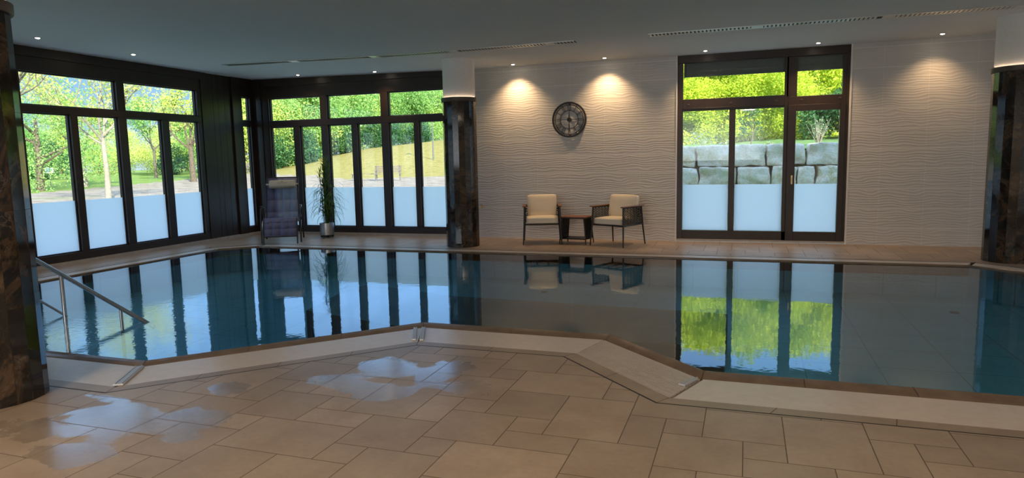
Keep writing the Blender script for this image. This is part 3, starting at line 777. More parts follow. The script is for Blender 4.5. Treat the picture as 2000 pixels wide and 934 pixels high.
def lattice(mb, P, nu, nv, r=.0062):
    """rope lattice on the bilinear patch P(u,v): two families of wavy strands"""
    for k in range(-nv, nu + 1):
        for sgn in (1, -1):
            pts = []
            for q in range(0, 13):
                v = q / 12; u = (k + (v * nv if sgn > 0 else (1 - v) * nv)) / nu
                if 0 <= u <= 1: pts.append(P(u, v) + Vector((0.0, 0, 0)))
            if len(pts) > 1: mb.tube(pts, r, 4, cap=False)
def armchair(loc, rz, label):
    t = thing('armchair', loc, rz, label, 'chair', 'rope-sided armchairs with cream cushions')
    bm_ = 'black_metal'
    legs = [((-.335, -.315, 0), (-.315, -.285, .36), (-.305, -.27, .655)), ((.335, -.315, 0), (.315, -.285, .36), (.305, -.27, .655)),
            ((-.33, .36, 0), (-.31, .31, .36), (-.30, .285, .655)), ((.33, .36, 0), (.31, .31, .36), (.30, .285, .655))]
    for l in legs: MB().tube(l, [.011, .015, .014], 8).build('leg', bm_, t, smooth=True)
    mb = MB()
    for z in (.355,):
        c = [(-.31, -.28, z), (.31, -.28, z), (.305, .30, z), (-.305, .30, z)]
        for i in range(4): mb.tube([c[i], c[(i + 1) % 4]], .014, 8)
    for x in (-.1, .1): mb.b2((x - .02, -.28, .352), (x + .02, .3, .362))
    mb.tube([(-.305, -.27, .65), (-.30, .285, .65)], .011, 8); mb.tube([(.305, -.27, .65), (.30, .285, .65)], .011, 8); mb.tube([(-.30, .285, .655), (.30, .285, .655)], .011, 8)
    mb.build('frame', bm_, t, smooth=True)
    for s in (-1, 1):
        mb = MB(); lattice(mb, lambda u, v: Vector((s * (.312 - .008 * v + .003 * math.sin(u * 40)), -.275 + .575 * u, .365 + .285 * v)), 13, 7); q = mb.build('rope_side', 'rope_black', t)
        mb = MB(); mb.box((s * .312, -.0, .668), (.062, .64, .018), bev=.005); mb.build('armrest', 'wood', t)
    mb = MB(); lattice(mb, lambda u, v: Vector((-.30 + .60 * u, .292, .365 + .285 * v)), 13, 7); mb.build('rope_back', 'rope_black', t)
    pillow('seat_cushion', 'cushion_cream', t, (.56, .58, .105), (0, -.01, .421), (0, 0, 0), .012)
    pillow('back_cushion', 'cushion_cream', t, (.53, .12, .385), (0, .20, .655), (math.radians(-13), 0, 0), .022)
    return t
a1 = armchair((-3.42, 11.50, 0), math.radians(17), 'armchair with cream cushions left of the side table, below the clock')
a2 = copy_thing(a1, (-2.07, 11.44, 0), math.radians(-24), 'armchair with cream cushions turned towards the side table, right of it')
def side_table():
    t = thing('side_table', (-2.80, 11.52, 0), math.radians(-7), 'small side table with red-brown slatted top between the two armchairs', 'table')
    for i in range(6):
        pass
    mb = MB(); n = 6
    for i in range(n): mb.box((0, -.19 + .38 * (i + .5) / n, .47), (.50, .38 / n - .005, .018), bev=.003)
    mb.build('table_top', 'wood', t)
    mb = MB(); mb.b2((-.23, -.18, .445), (.23, .18, .460)); 
    mb.build('top_frame', 'black_metal', t)
    for x in (-1, 1):
        for y in (-1, 1): MB().tube([(x * .245, y * .20, 0), (x * .20, y * .165, .45)], [.010, .013], 8).build('leg', 'black_metal', t, smooth=True)
    for x in (-1, 1):
        mb = MB(); lattice(mb, lambda u, v: Vector((x * (.235 - .03 * v), -.185 + .37 * u, .09 + .35 * v)), 7, 6, .0085); mb.build('rope_side', 'rope_black', t)
    mb = MB(); mb.b2((-.235, -.18, .085), (.235, .18, .105)); mb.build('lower_shelf', 'black_metal', t)
side_table()

# ------------------------------------------------------------------ sling lounger
def lounger():
    t = thing('sun_lounger', (-8.52, 10.92, 0), math.radians(33), 'dark sling lounger with cream neck roll in the corner by the windows', 'sun lounger')
    W_ = .29
    prof = [(.62, 1.22), (.50, 1.02), (.36, .78), (.22, .55), (.12, .42), (.02, .38), (-.10, .40), (-.22, .455), (-.30, .475), (-.37, .455), (-.43, .39), (-.48, .28), (-.525, .16), (-.53, .14)]
    def sling(a, b, name, w=W_, mt='sling'):
        mb = MB(); pr = prof[a:b]
        for i in range(len(pr) - 1):
            for (x0, x1) in [(-w + 2 * w * k / 4, -w + 2 * w * (k + 1) / 4) for k in range(4)]:
                d = .006
                mb.face([(x0, *pr[i]), (x1, *pr[i]), (x1, *pr[i + 1]), (x0, *pr[i + 1])])
        o = mb.build(name, mt, t, smooth=True); m_ = o.modifiers.new('s', 'SOLIDIFY'); m_.thickness = .004; return o
    sling(0, 5, 'backrest'); sling(4, 9, 'seat', mt='sling_double'); sling(8, 14, 'footrest', mt='sling_double')
    for s in (-1, 1):
        mb = MB(); mb.tube([(s * (W_ + .012), y, z) for y, z in prof] + [(s * (W_ + .012), -.56, .06), (s * (W_ + .012), -.57, .0)], .013, 8); mb.build('side_rail', 'black_metal', t, smooth=True)
        mb = MB(); x = s * (W_ + .065)
        mb.tube([(x, -.36, 0), (x, -.32, .30), (x, -.27, .56), (x, -.22, .64), (x, -.14, .665), (x, .12, .665), (x, .22, .64), (x, .27, .56), (x, .40, .25), (x, .48, 0)], .014, 8)
        mb.build('arm_loop', 'black_metal', t, smooth=True)
        mb = MB(); mb.box((x, -.02, .685), (.045, .30, .02), bev=.006); mb.build('armrest', 'black_metal', t)
        MB().tube([(s * (W_ + .012), -.05, .40), (x, -.05, .40), (x, -.345, .15)], .010, 8).build('bracket', 'brushed', t, smooth=True); MB().tube([(x, .33, .42), (s * (W_ + .012), .24, .58)], .009, 8).build('bracket', 'brushed', t, smooth=True)
    for y, z in (prof[0], prof[5], (-.53, .14)): MB().tube([(-W_ - .012, y, z), (W_ + .012, y, z)], .012, 8).build('crossbar', 'black_metal', t, smooth=True)
    MB().tube([(-W_ - .065, .40, .25), (W_ + .065, .40, .25)], .011, 8).build('crossbar', 'black_metal', t, smooth=True)
    mb = MB(); pts = []
    p = pillow('neck_roll', 'pillow_cream', t, (.50, .085, .15), (0, .475, 1.09), (math.radians(-31), 0, 0), .012)
    mb = MB(); mb.b2((-.09, -.0565, -.002), (.09, -.055, .003)); 
    for k in range(3): mb.b2((-.02 + k * .015, -.0565, .02), (-.01 + k * .015, -.055, .035))
    q = mb.build('printed_mark', 'trunk', p); 
    for s in (-1, 1): MB().box((s * .275, .475, 1.09), (.06, .012, .03), mtx=Matrix.Rotation(math.radians(-31), 4, 'X')).build('strap', 'pillow_cream', t)
lounger()

# ------------------------------------------------------------------ potted plant
def blade(mb, base, az, L, w, lift, droop, a):
    k = 6; d = Vector((math.cos(az), math.sin(az), 0)); sd = Vector((-math.sin(az), math.cos(az), 0)); P = []
    p = Vector(base); ang = lift
    for i in range(k + 1):
        t = i / k; ww = w * math.sin(PI * min(1, .12 + t * .88)) * .5; P.append((p - sd * ww, p + sd * ww)); p = p + (d * math.cos(ang) + Vector((0, 0, math.sin(ang)))) * (L / k); ang -= droop / k
    for i in range(k): mb.face([P[i][0], P[i][1], P[i + 1][1], P[i + 1][0]], 0, a)
def plant():
    t = thing('potted_plant', (-8.02, 11.66, 0), 0, 'tall potted plant with thin arching leaves in a steel pot by the back windows', 'plant')
    MB().lathe([(0, .045), (.125, .045), (.14, .05), (.142, .29), (.134, .29), (.13, .26), (0, .26)], 36).build('pot', 'brushed', t, smooth=True)
    MB().lathe([(0, .27), (.13, .27)], 24).build('soil', 'trunk', t)
    mb = MB(); mb.lathe([(0, .025), (.125, .025), (.13, .04), (0, .045)], 24); mb.build('trolley', 'black_metal', t)
    for k in range(4):
        a = PI / 4 + k * PI / 2; w = MB(); w.lathe([(0, -.009), (.02, -.009), (.022, 0), (.02, .009), (0, .009)], 12); w.v = [(x + .11 * math.cos(a), z + .11 * math.sin(a), y + .022) for x, y, z in w.v]; w.build('castor', 'black_metal', t)
    st = MB(); lf = MB(); rnd = random.Random(3)
    for k in range(11):
        a = rnd.random() * 6.28; r = .02 + rnd.random() * .06; h = .75 + rnd.random() * .62 if k > 1 else 1.30
        x, y = r * math.cos(a), r * math.sin(a); lx, ly = (rnd.random() - .5) * .12, (rnd.random() - .5) * .12
        st.tube([(x, y, .26), (x + lx * .4, y + ly * .4, .26 + h * .5), (x + lx, y + ly, .26 + h)], [.009, .008, .005], 5)
        for q in range(int(h * 46)):
            f = .12 + .88 * rnd.random(); az = rnd.random() * 6.28; z = .26 + h * f
            long = f < .62 and rnd.random() < .62
            L = (.32 + rnd.random() * .28) if long else (.10 + rnd.random() * .14)
            blade(lf, (x + lx * f, y + ly * f, z), az, L, .011 + rnd.random() * .007, .3 + rnd.random() * .9, 1.6 + rnd.random() * 1.3 if long else .6 + rnd.random() * .8, rnd.random())
        for q in range(9): blade(lf, (x + lx, y + ly, .26 + h - .02 * q), rnd.random() * 6.28, .12 + rnd.random() * .12, .013, .9 + rnd.random() * .5, .5 + rnd.random() * .9, .4 + rnd.random() * .6)
    st.build('stems', 'leaf_indoor', t); lf.build('leaves', 'leaf_indoor', t, attr='tint')
plant()
# brass tap and small valve on the tiled wall
t = thing('wall_tap', (-4.80, YF, .60), 0, 'small brass tap low on the tiled wall beside the middle column', 'tap')
q = MB(); q.tube([(0, 0, 0), (0, -.06, 0), (0, -.09, -.01), (0, -.10, -.05)], .010, 10); q.tube([(0, -.005, 0), (0, 0, 0)], .025, 14); q.tube([(0, -.045, 0), (0, -.045, .03)], .006, 8); q.build('spout', 'brass', t, smooth=True)
q = MB(); q.box((0, -.045, .034), (.055, .012, .008), bev=.002); q.build('tap_lever', 'clock_iron', t)
t = thing('wall_valve', (-1.68, YF, .40), 0, 'tiny chrome valve on the tiled wall behind the right armchair', 'valve')
q = MB(); q.tube([(0, 0, 0), (0, -.05, 0)], .008, 8); q.tube([(0, -.004, 0), (0, 0, 0)], .02, 12); q.box((.0, -.05, 0), (.05, .012, .012), bev=.003); q.build('valve_body', 'brushed', t, smooth=True)

# ================================================================== outdoors
def azp(az, d): a = math.radians(az); return (-math.sin(a) * d, math.cos(a) * d)
def sstep(a, b, x): t = min(1, max(0, (x - a) / (b - a))); return t * t * (3 - 2 * t)
def crest(az):
    pts = [(20, 5.2), (25, 4.7), (26.5, 4.4), (31, 3.6), (34.5, 2.4), (37, 1.5), (39.5, .9), (46, .6), (60, .6)]
    if az <= pts[0][0]: return pts[0][1]
    for (a, z), (b, y) in zip(pts, pts[1:]):
        if a <= az <= b: return z + (y - z) * (az - a) / (b - a)
    return .6
def gz(x, y):
    d = math.hypot(x, y); az = math.degrees(math.atan2(-x, y))
    z = -.12 + (crest(az) + .12) * sstep(58, 112, d) if az < 90 else -.12
    return z
def park():
    mb = MB(); azs = [8 + i * 1.0 for i in range(0, 100)]; ds = [13 + 2.2 * i for i in range(0, 80)]
    idx = {}
    for i, a in enumerate(azs):
        for j, d in enumerate(ds):
            x, y = azp(a, d); idx[i, j] = len(mb.v); mb.v.append((x, y, gz(x, y)))
    for i in range(len(azs) - 1):
        for j in range(len(ds) - 1):
            a, d = azs[i] + .5, ds[j] + 1.1; x, y = azp(a, d)
            if x > -6 and y < 62: pass
            mb.f.append((idx[i, j], idx[i, j + 1], idx[i + 1, j + 1], idx[i + 1, j])); mb.mi.append(0)
            if a < 42: # behind the back windows: lawn, path, dry hill
                pn = 37 + sstep(22, 40, a) * -14; pf = 62 if a < 33 else 62 + (a - 33) * 3.
                z = 0 if d < pn else (1 if d < pf else (2 if d > pf + 2 else 1.4))
            else:
                z = 0 if d < 31 else (1 if d < 64 + (50 - a) * 2.2 else .0)
                if 42 <= d <= 47 and a > 49: z = .6
            mb.at.append(z)
    # inner apron towards the building
    o = mb.build('park_ground', 'ground', attr='zone', smooth=True); S(o)
    q = MB(); q.b2((-45, -12, -.5), (-10.3, 45, -.16)); q.b2((-10.4, 12.4, -.5), (14, 30, -.16)); S(q.build('lawn_base', 'bank_grass'))
    q = MB(); q.b2((-13.5, -6, -.3), (-10.3, 16, -.02)); q.b2((-10.3, 12.4, -.3), (9, 15.0, -.02)); S(q.build('terrace', 'terrace_paving'))
park()

def leaves_mesh(name, blobs, n, size, matname, seed, parent=None, loc=None, flat=.6):
    """blobs: (cx,cy,cz,rx,ry,rz); leaf quads scattered through each blob's shell"""
    rg = np.random.default_rng(seed); bl = np.array(blobs, float); vol = (bl[:, 3] * bl[:, 4] * bl[:, 5]) ** .67; pr = vol / vol.sum()
    k = rg.choice(len(bl), n, p=pr); B = bl[k]
    d = rg.normal(size=(n, 3)); d /= np.linalg.norm(d, axis=1)[:, None]
    r = rg.random(n) ** .45; c = B[:, :3] + d * B[:, 3:] * r[:, None]
    a = rg.normal(size=(n, 3)); a /= np.linalg.norm(a, axis=1)[:, None]
    b = np.cross(a, rg.normal(size=(n, 3))); b /= np.linalg.norm(b, axis=1)[:, None]
    s = size * (.6 + .8 * rg.random(n))[:, None]
    a *= s * .5; b *= s * .5 * flat
    v = np.empty((n, 4, 3)); v[:, 0] = c - a; v[:, 1] = c - b; v[:, 2] = c + a; v[:, 3] = c + b
    me = bpy.data.meshes.new(name); me.vertices.add(n * 4); me.vertices.foreach_set('co', v.reshape(-1))
    me.loops.add(n * 4); me.loops.foreach_set('vertex_index', np.arange(n * 4, dtype=np.int32))
    me.polygons.add(n); me.polygons.foreach_set('loop_start', np.arange(0, n * 4, 4, dtype=np.int32)); me.polygons.foreach_set('loop_total', np.full(n, 4, dtype=np.int32))
    me.materials.append(M[matname]); at = me.attributes.new('tint', 'FLOAT', 'FACE')
    at.data.foreach_set('value', np.clip(.5 * rg.random(n) + .5 * rg.random(len(bl))[k], 0, 1).astype(np.float32))
    me.update(calc_edges=True); me.validate()
    o = bpy.data.objects.new(name, me); COL.objects.link(o)
    if parent: o.parent = parent
    if loc: o.location = loc
    return o
def branches(mb, p, d, L, r, lvl, rnd, tips):
    pts = [Vector(p)]; rr = [r]; q = Vector(p); dd = Vector(d)
    for i in range(4):
        dd = (dd + Vector((rnd.uniform(-.18, .18), rnd.uniform(-.18, .18), rnd.uniform(-.02, .14)))).normalized(); q = q + dd * L / 4; pts.append(q.copy()); rr.append(r * (1 - .12 * (i + 1)))
    mb.tube(pts, rr, 6 if lvl > 1 else 4, cap=False)
    if lvl == 0: tips.append(q); return
    for k in range(rnd.choice((3, 3, 4))):
        a = rnd.random() * 6.28; sp = rnd.uniform(.45, .95)
        nd = (dd + Vector((math.cos(a) * sp, math.sin(a) * sp, rnd.uniform(-.1, .25)))).normalized()
        branches(mb, pts[rnd.choice((2, 3, 4))] if k else pts[4], nd, L * rnd.uniform(.6, .78), r * .55, lvl - 1, rnd, tips)
    tips.append(q)
def tree_big(x, y, h, r, label, leafmat, seed, n=6500, ls=.16, bare=0., trunk='bark_pale', group='park trees', lvl=3, tr=.16):
    t = thing('tree', (x, y, gz(x, y) - .03), seed * .7, label, 'tree', group); rnd = random.Random(seed); mb = MB(); tips = []
    mb.tube([(0, 0, 0), (.04, .02, h * .16), (.0, .05, h * .33)], [tr * 1.25, tr, tr * .9], 10)
    for k in range(5):
        a = k * 1.256 + rnd.random(); el = rnd.uniform(.5, 1.3) if k else 3
        branches(mb, (0, .05, h * (.28 + .015 * k)), Vector((math.cos(a), math.sin(a), el)).normalized(), h * .27, tr * .5, lvl - 1, rnd, tips)
    mb.build('trunk', trunk, t, smooth=True)
    bl = []
    for q in tips:
        s = min(1, h / 9) * rnd.uniform(.7, 1.2); bl.append((q.x * r, q.y * r, min(q.z, h) , s * 1.0, s * 1.0, s * .8))
    leaves_mesh('crown', bl, n, ls, leafmat, seed, t)
    return t
def bush_tree(name, h, w, label, leafmat, seed, n, ls, loc, cat='tree', group=None, low=.0, trunk=True):
    t = thing(name, loc, 0, label, cat, group); rnd = random.Random(seed); bl = []
    for k in range(26):
        f = low + (1 - low) * rnd.random() ** .8; a = rnd.random() * 6.28; prof_ = 1.0 if name == 'hedge_shrub' else math.sin(PI * min(.98, .22 + .72 * f)) ** .6
        rad = w * .5 * prof_ * rnd.random() ** .5; s = w * rnd.uniform(.16, .27)
        bl.append((rad * math.cos(a), rad * math.sin(a), h * f * .92 + s * .3, s, s, s * rnd.uniform(.8, 1.2)))
    leaves_mesh('foliage', bl, n, ls, leafmat, seed, t)
    if trunk:
        mb = MB(); mb.tube([(0, 0, 0), (.1, 0, h * .4), (0, .1, h * .75)], [w * .035, w * .025, w * .01], 7)
        for k in range(5):
            a = k * 1.3; mb.tube([(0, 0, h * (.25 + .08 * k)), (math.cos(a) * w * .3, math.sin(a) * w * .3, h * (.4 + .09 * k))], [w * .015, w * .006], 5)
        mb.build('trunk', 'trunk', t)
    return t

# near park trees seen through the left window
def P3(az, d, dz=0): x, y = azp(az, d); return (x, y, gz(x, y) + dz)
x, y = azp(49.9, 38); tree_big(x, y, 9.2, 1.0, 'young tree with pale forked trunk on the lawn, nearest to the left window', 'leaf_spring', 11, 5200, .13, tr=.12)
x, y = azp(51.3, 66); tree_big(x, y, 8.6, 1.0, 'park tree with thick pale trunk beyond the path, left of the nearest tree', 'leaf_spring', 12, 5000, .19, tr=.24)
x, y = azp(44.2, 70); tree_big(x, y, 10.2, 1.05, 'broad park tree with dark leaning trunk at the right side of the left window', 'leaf_spring', 13, 5500, .2, tr=.24, trunk='trunk')
x, y = azp(46.7, 84); tree_big(x, y, 10, .9, 'slender park tree with double trunk in the middle of the left window', 'leaf_green', 14, 4500, .22, tr=.14, trunk='trunk')
x, y = azp(57.2, 24); tree_big(x, y, 8.0, 1.0, 'bare-branched tree reaching in at the upper left of the left window', 'leaf_spring', 15, 1500, .08, tr=.12, trunk='trunk')
bush_tree('tree', 7.0, 8.5, 'bushy spring tree next to the left foreground column', 'leaf_green', 16, 11000, .15, P3(53.9, 60), group='park trees', low=.05)
# woodland edge
g0 = 'woodland trees along the edge of the park'
protos = [bush_tree('tree', 10, 11, 'dense mid-green woodland tree far left behind the lawn', 'leaf_green', 21, 20000, .27, P3(56, 108), group=g0),
          bush_tree('tree', 10, 11, 'yellow-green woodland tree behind the lawn beside the first path tree', 'leaf_spring', 22, 20000, .27, P3(52.6, 118), group=g0),
          bush_tree('tree', 10, 10, 'loose greyish spring tree in the woodland edge', 'leaf_pale', 23, 14000, .25, P3(32.0, 140), group=g0)]
sc_ = lambda o, s: setattr(o, 'scale', s)
sc_(protos[0], (.6, .6, .55)); sc_(protos[1], (.6, .6, .55)); sc_(protos[2], (1., 1., 1.5)); protos[2]['label'] = 'pale beige spring tree above the hill, centre of the back windows'
places = [(54.3, 100, 0, .52, 'small low green tree by the sign at the far left'), (50.3, 112, 1, .50, 'green tree behind the nearest pale trunk'),
          (48.6, 104, 1, .50, 'yellow-green tree in the middle of the left window'), (46.4, 100, 1, .52, 'round green tree right of the window centre'),
          (44.6, 112, 1, .66, 'bright tree behind the leaning trunk'), (42.8, 96, 0, .74, 'tall green tree behind the dark corner'),
          (40.5, 92, 1, .98, 'bright yellow-green tree in the narrow corner window'), (38.6, 98, 0, 1.02, 'green tree just right of the corner post'),
          (37.0, 104, 1, 1.15, 'tall light-green tree above the path, left back window'), (35.4, 102, 0, 1.12, 'dense green tree behind the potted plant'),
          (33.6, 112, 0, 1.28, 'tall dark-green tree at the top of the hill'), (30.6, 122, 1, 1.22, 'yellow-green tree at the crest of the hill'),
          (29.2, 118, 0, .85, 'low green tree at the crest above the wooden bench'), (27.9, 124, 1, 1.1, 'rounded bright green tree above the bench'),
          (26.2, 120, 0, 1.0, 'green tree behind the lamp post'), (24.6, 126, 1, .86, 'bright tree at the right end of the hill, beside the column'), (22.5, 126, 0, 1.0, 'green tree hidden by the middle column')]
for az, d, k, s, lb in places:
    o = copy_thing(protos[k], P3(az, d), az * 3.1, lb); sc_(o, (s * .95, s * .95, s))
# shrubs at the foot of the wood on the crest
gb = 'low shrubs at the foot of the wood'
sh0 = bush_tree('shrub', 3.2, 4.2, 'low dark shrub on the crest behind the lamp post', 'leaf_dark', 31, 2600, .28, P3(26.8, 112), cat='shrub', group=gb, trunk=False)
for az, d, s, lb in ((28.6, 110, .9, 'low dark shrub on the crest right of the centre mullion'), (30.4, 108, 1.0, 'dark shrub at the hill top left of the bench'), (32.8, 104, 1.1, 'dark shrub on the falling part of the hill'),
                     (36.2, 96, 1.2, 'dark shrub where the hill meets the path'), (38.7, 92, 1.2, 'shrub at the left foot of the hill'), (45.6, 92, .9, 'shrub on the lawn in the left window'), (53.2, 88, 1.1, 'shrub by the sign at the far left')):
    o = copy_thing(sh0, P3(az, d), az, lb); sc_(o, (s, s, s))

# park furniture
def park_bench(az, d, rz, label, back=True):
    x, y, z = P3(az, d, .0); t = thing('park_bench', (x, y, z), rz, label, 'bench', 'wooden benches beside the park path')
    for i in range(4): pass
    mb = MB()
    for i in range(4): mb.box((0, -.18 + i * .12, .45), (1.8, .09, .035))
    mb.build('seat', 'weathered_wood', t)
    if back:
        mb = MB()
        for i in range(4): mb.box((0, .27 + i * .03, .60 + i * .115), (1.8, .03, .085))
        mb.build('backrest', 'weathered_wood', t)
    for s in (-1, 1):
        mb = MB(); mb.box((s * .78, -.17, .22), (.06, .06, .45)); mb.box((s * .78, .25, .22), (.06, .06, .45)); mb.box((s * .78, .02, .42), (.06, .5, .05))
        if back: mb.box((s * .78, .30, .72), (.05, .05, .62)); mb.box((s * .78, .0, .66), (.06, .5, .04)); mb.box((s * .78, -.2, .55), (.05, .05, .25))
        mb.build('side_frame', 'grey_metal', t)
    sc_(t, (1.25, 1.25, 1.25))
park_bench(29.4, 58, math.radians(24), 'slatted wooden bench with backrest at the foot of the hill')
park_bench(31.3, 60, math.radians(38), 'low bench without backrest left of the slatted bench', back=False)
park_bench(40.9, 88, math.radians(30), 'small distant bench seen through the narrow corner window')
x, y, z = P3(25.6, 80); t = thing('lamp_post', (x, y, z), 0, 'grey lamp post standing on the right side of the hill', 'lamp post')
MB().tube([(0, 0, 0), (0, 0, 4.9)], [.09, .06], 10).build('pole', 'grey_metal', t, smooth=True)
q = MB(); q.lathe([(0, 5.15), (.42, 5.05), (.42, 4.98), (.1, 4.9), (0, 4.9)], 20); q.build('lamp_head', 'grey_metal', t, smooth=True)
x, y, z = P3(53.3, 72); t = thing('park_sign', (x, y, z), math.radians(50), 'small white sign on a post at the far left of the lawn', 'sign')
MB().tube([(0, 0, 0), (0, 0, 1.5)], .04, 8).build('post', 'grey_metal', t); q = MB(); q.box((0, -.05, 1.35), (.62, .03, .5)); q.box((0, -.07, 1.35), (.34, .01, .3), mi=1); q.build('sign_panel', ['white_paint', 'sign_blue' if 'sign_blue' in M else noisy('sign_blue', (.12, .25, .5), (.14, .28, .55), 5, .5, 0)], t)

# ------------------------------------------------------------------ stone bank outside the garden door
def stone(x0, x1, z0, z1, y, label, seed, dep=.8):
    bm = bmesh.new(); bmesh.ops.create_cube(bm, size=1); bmesh.ops.subdivide_edges(bm, edges=bm.edges[:], cuts=9, use_grid_fill=True)
    rnd = random.Random(seed); w, h = (x1 - x0), (z1 - z0); from mathutils import noise as nz
    off = Vector((seed * 3.1, seed * 1.7, 0))
    tl = [rnd.uniform(-.06, .06) for _ in range(4)]
    for v in bm.verts:
        x, y_, z = v.co * 2.0; n = (abs(x) ** 20 + abs(y_) ** 20 + abs(z) ** 20) ** .05; p = Vector((x, y_, z)) / n
        p = Vector((p.x * w / 2 + tl[0] * p.z * .5, p.y * dep / 2, p.z * h / 2 + tl[1] * p.x * .4))
        d = nz.fractal(p * 2.2 + off, 1, 2, 5) * .075 + abs(nz.noise(p * 1.9 + off)) * -.10
        v.co = p + Vector((x * .5, y_ * 1.6, z * .5)) / n * d
    me = bpy.data.meshes.new('stone_block'); bm.to_mesh(me); bm.free(); me.materials.append(M['rock'])
    me.polygons.foreach_set('use_smooth', [True] * len(me.polygons))
    o = bpy.data.objects.new('stone_block', me); COL.objects.link(o); o.location = ((x0 + x1) / 2, y, (z0 + z1) / 2)
    return tag(o, label, 'stone', 'limestone blocks of the bank wall')
YS = 20.4
sc1 = YS / 20
top = [(-3.6, -2.55, None), (-2.52, -1.37, 'angular limestone block at the left edge of the door glass, upper row'), (-1.33, -.36, 'large tan limestone block with chipped lower corner, upper row'), (-.33, .49, 'broad grey limestone block behind the middle pane, upper row'),
       (.51, 1.50, 'plain squarish limestone block beside the handle post, upper row'), (1.54, 2.55, 'large rough grey limestone block at the right, upper row'), (2.58, 3.6, None)]
mid = [(-3.7, -2.1, None), (-2.07, -1.28, 'tan limestone block at the left edge of the door glass, second row'), (-1.26, -.25, 'wide limestone block with fine cracks, second row, left pane'), (-.23, .62, 'limestone block with a slanting crack behind the middle pane, second row'),
       (.65, 1.28, 'narrow limestone block left of the smooth one, second row'), (1.30, 1.74, 'small smooth pale limestone block in the right pane, second row'), (1.76, 2.7, 'limestone block at the right end of the second row'), (2.73, 3.7, None)]
low = [(-3.8, -2.4, None), (-2.38, -1.0, None), (-.98, .3, None), (.32, 1.5, None), (1.52, 2.8, None), (2.82, 3.9, None)]
sd = 40
for row, z0, z1, yy in ((top, 1.15, 1.77, YS + .18), (mid, .55, 1.14, YS + .06), (low, -.2, .545, YS)):
    for k, (a, b, lb) in enumerate(row):
        sd += 1
        rn = {1.15: 'upper row', .55: 'second row', -.2: 'bottom row behind the frosted film'}[z0]
        lb = lb or 'limestone block hidden at the %s end of the %s' % ('left' if k == 0 else 'right', rn)
        if z0 == -.2 and 0 < k < len(row) - 1: lb = 'limestone block of the bottom row behind the frosted film, %s' % ['', 'at the left door pane', 'between left and middle door panes', 'between middle and right door panes', 'at the right door pane'][k]
        stone(a * sc1, b * sc1, z0 + .005, z1 - .005, yy, lb, sd)
# earth bank and grass above the stones
mb = MB(); nx, ny = 24, 26
for i in range(nx + 1):
    for j in range(ny + 1):
        x = -6.5 + 20 * i / nx; yy = YS + .45 + 22 * j / ny; mb.v.append((x, yy, 1.62 + .30 * sstep(0, 5, yy - YS) + .03 * x * sstep(0, 4, yy - YS) + .05 * math.sin(x * 2.3 + yy)))
for i in range(nx):
    for j in range(ny):
        a = i * (ny + 1) + j; mb.f.append((a, a + ny + 1, a + ny + 2, a + 1)); mb.mi.append(0); mb.at.append(0)
mb.b2((-6.5, YS + .5, -.3), (13.5, YS + 8, 1.55))
S(mb.build('grass_bank', 'bank_grass', smooth=True))
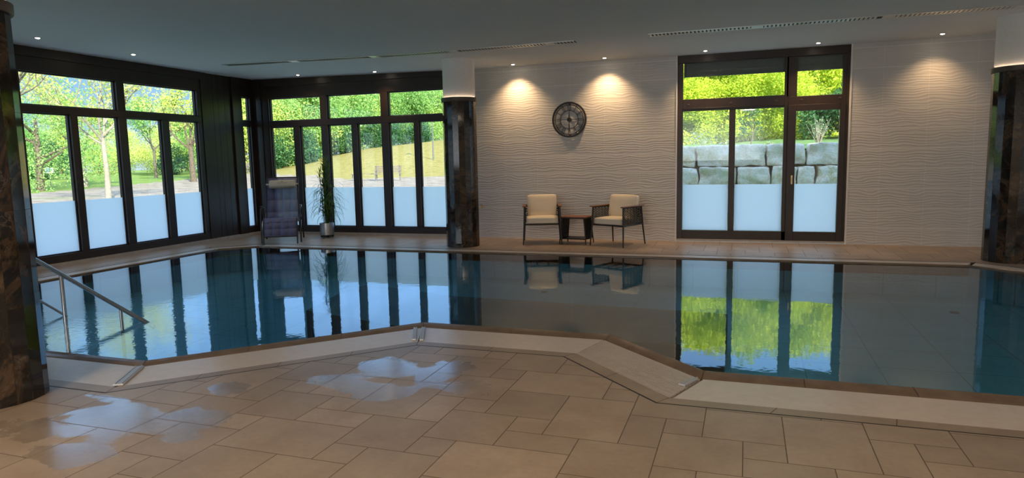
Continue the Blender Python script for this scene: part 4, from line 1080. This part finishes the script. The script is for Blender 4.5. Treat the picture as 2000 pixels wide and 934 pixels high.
# hedge trees behind the bank
gh = 'yellow-green hedge shrubs above the stone bank'
hp = [bush_tree('hedge_shrub', 4.0, 3.4, 'yellow-green hedge shrub behind the left door pane', 'leaf_hedge', 51, 20000, .11, (-1.6, 27.2, 1.7), cat='shrub', group=gh, low=.02, trunk=False),
      bush_tree('hedge_shrub', 3.8, 3.2, 'yellow-green hedge shrub behind the middle door pane', 'leaf_hedge', 52, 20000, .10, (.2, 26.6, 1.7), cat='shrub', group=gh, low=.02, trunk=False)]
for k_, (x, y, lb) in enumerate(((-2.6, 25.4, 'low bright shrub at the foot of the hedge, left pane'), (-1.0, 25.2, 'low bright shrub at the foot of the hedge, right part of the left pane'), (.9, 25.0, 'low bright shrub at the foot of the hedge, middle pane'))):
    o = copy_thing(hp[k_ % 2], (x, y, 1.72), x * 3, lb); sc_(o, (.8, .5, .62))
for x, y, k, s, lb in ((-4.6, 27.5, 1, 1.05, 'hedge shrub left of the garden door, seen only in reflection'), (-3.0, 28.3, 0, 1.1, 'tall hedge shrub at the left edge of the garden door'), (-.7, 29, 1, 1.15, 'hedge shrub standing further back between the left and middle panes'),
                       (1.5, 27.6, 0, 1.0, 'hedge shrub behind the door handle post'), (2.9, 28.2, 1, 1.12, 'hedge shrub behind the upper right pane'), (4.4, 28, 0, 1.0, 'hedge shrub right of the garden door'), (6.0, 28, 1, 1.1, 'last hedge shrub on the right')):
    o = copy_thing(hp[k], (x, y, 1.7), x * 2.0, lb); sc_(o, (s, s, s))
bush_tree('dark_shrub', 1.25, 2.2, 'dark green shrub in the right door pane above the stones', 'leaf_dark', 61, 9000, .10, (2.75, 24.6, 1.85), cat='shrub', low=.0, trunk=False)
bush_tree('dark_shrub', 1.5, .7, 'small dark open shrub in front of the hedge in the middle pane', 'leaf_dark', 62, 500, .08, (.12, 23.4, 1.76), cat='shrub', low=.2)
def twigs(loc, h, n, label, seed, matname='bark_pale', spread=.5):
    t = thing('bare_shrub', loc, 0, label, 'shrub'); rnd = random.Random(seed); mb = MB(); tips = []
    for k in range(n):
        a = rnd.random() * 6.28; d = Vector((math.cos(a) * spread * rnd.random(), math.sin(a) * spread * rnd.random(), 1)).normalized(); p = Vector((0, 0, 0))
        q = p + d * h * rnd.uniform(.6, 1); mb.tube([p, (p + q) / 2 + Vector((rnd.uniform(-.03, .03), 0, 0)), q], [.010, .007, .003], 4, cap=False); tips.append((*((p + q * 2) / 3), .07, .07, .12)); tips.append((*q, .06, .06, .08))
    mb.build('stems', matname, t); leaves_mesh('leaves', tips, 170, .045, 'leaf_pale', seed, t)
twigs((1.95, 21.5, 1.66), .95, 22, 'bare silvery shrub on the stones in the right pane', 71, spread=.55)
twigs((-1.25, 21.3, 1.62), .42, 14, 'small tufted plant on top of the stones in the left pane', 72, 'grass_tuft', .8)
twigs((-.55, 21.4, 1.62), .30, 12, 'tiny tuft on the stones beside the first door post', 73, 'grass_tuft', .8)
twigs((.62, 21.4, 1.62), .22, 12, 'low tuft of herbs on the stones in the middle pane', 74, 'grass_tuft', .9)
# distant wooded rise seen in the pool's reflection of the door
g5 = 'tall trees behind the hedge'
for x, y, s, k, lb in ((2.5, 44, .55, 1, 'tall tree rising behind the hedge on the right'), (9, 46, .7, 1, 'tall tree beyond the right end of the hedge'), (-6, 46, .62, 1, 'tall tree behind the left end of the hedge')):
    o = copy_thing(protos[k], (x, y, 1.0), x, lb); sc_(o, (s, s, s)); o['group'] = g5
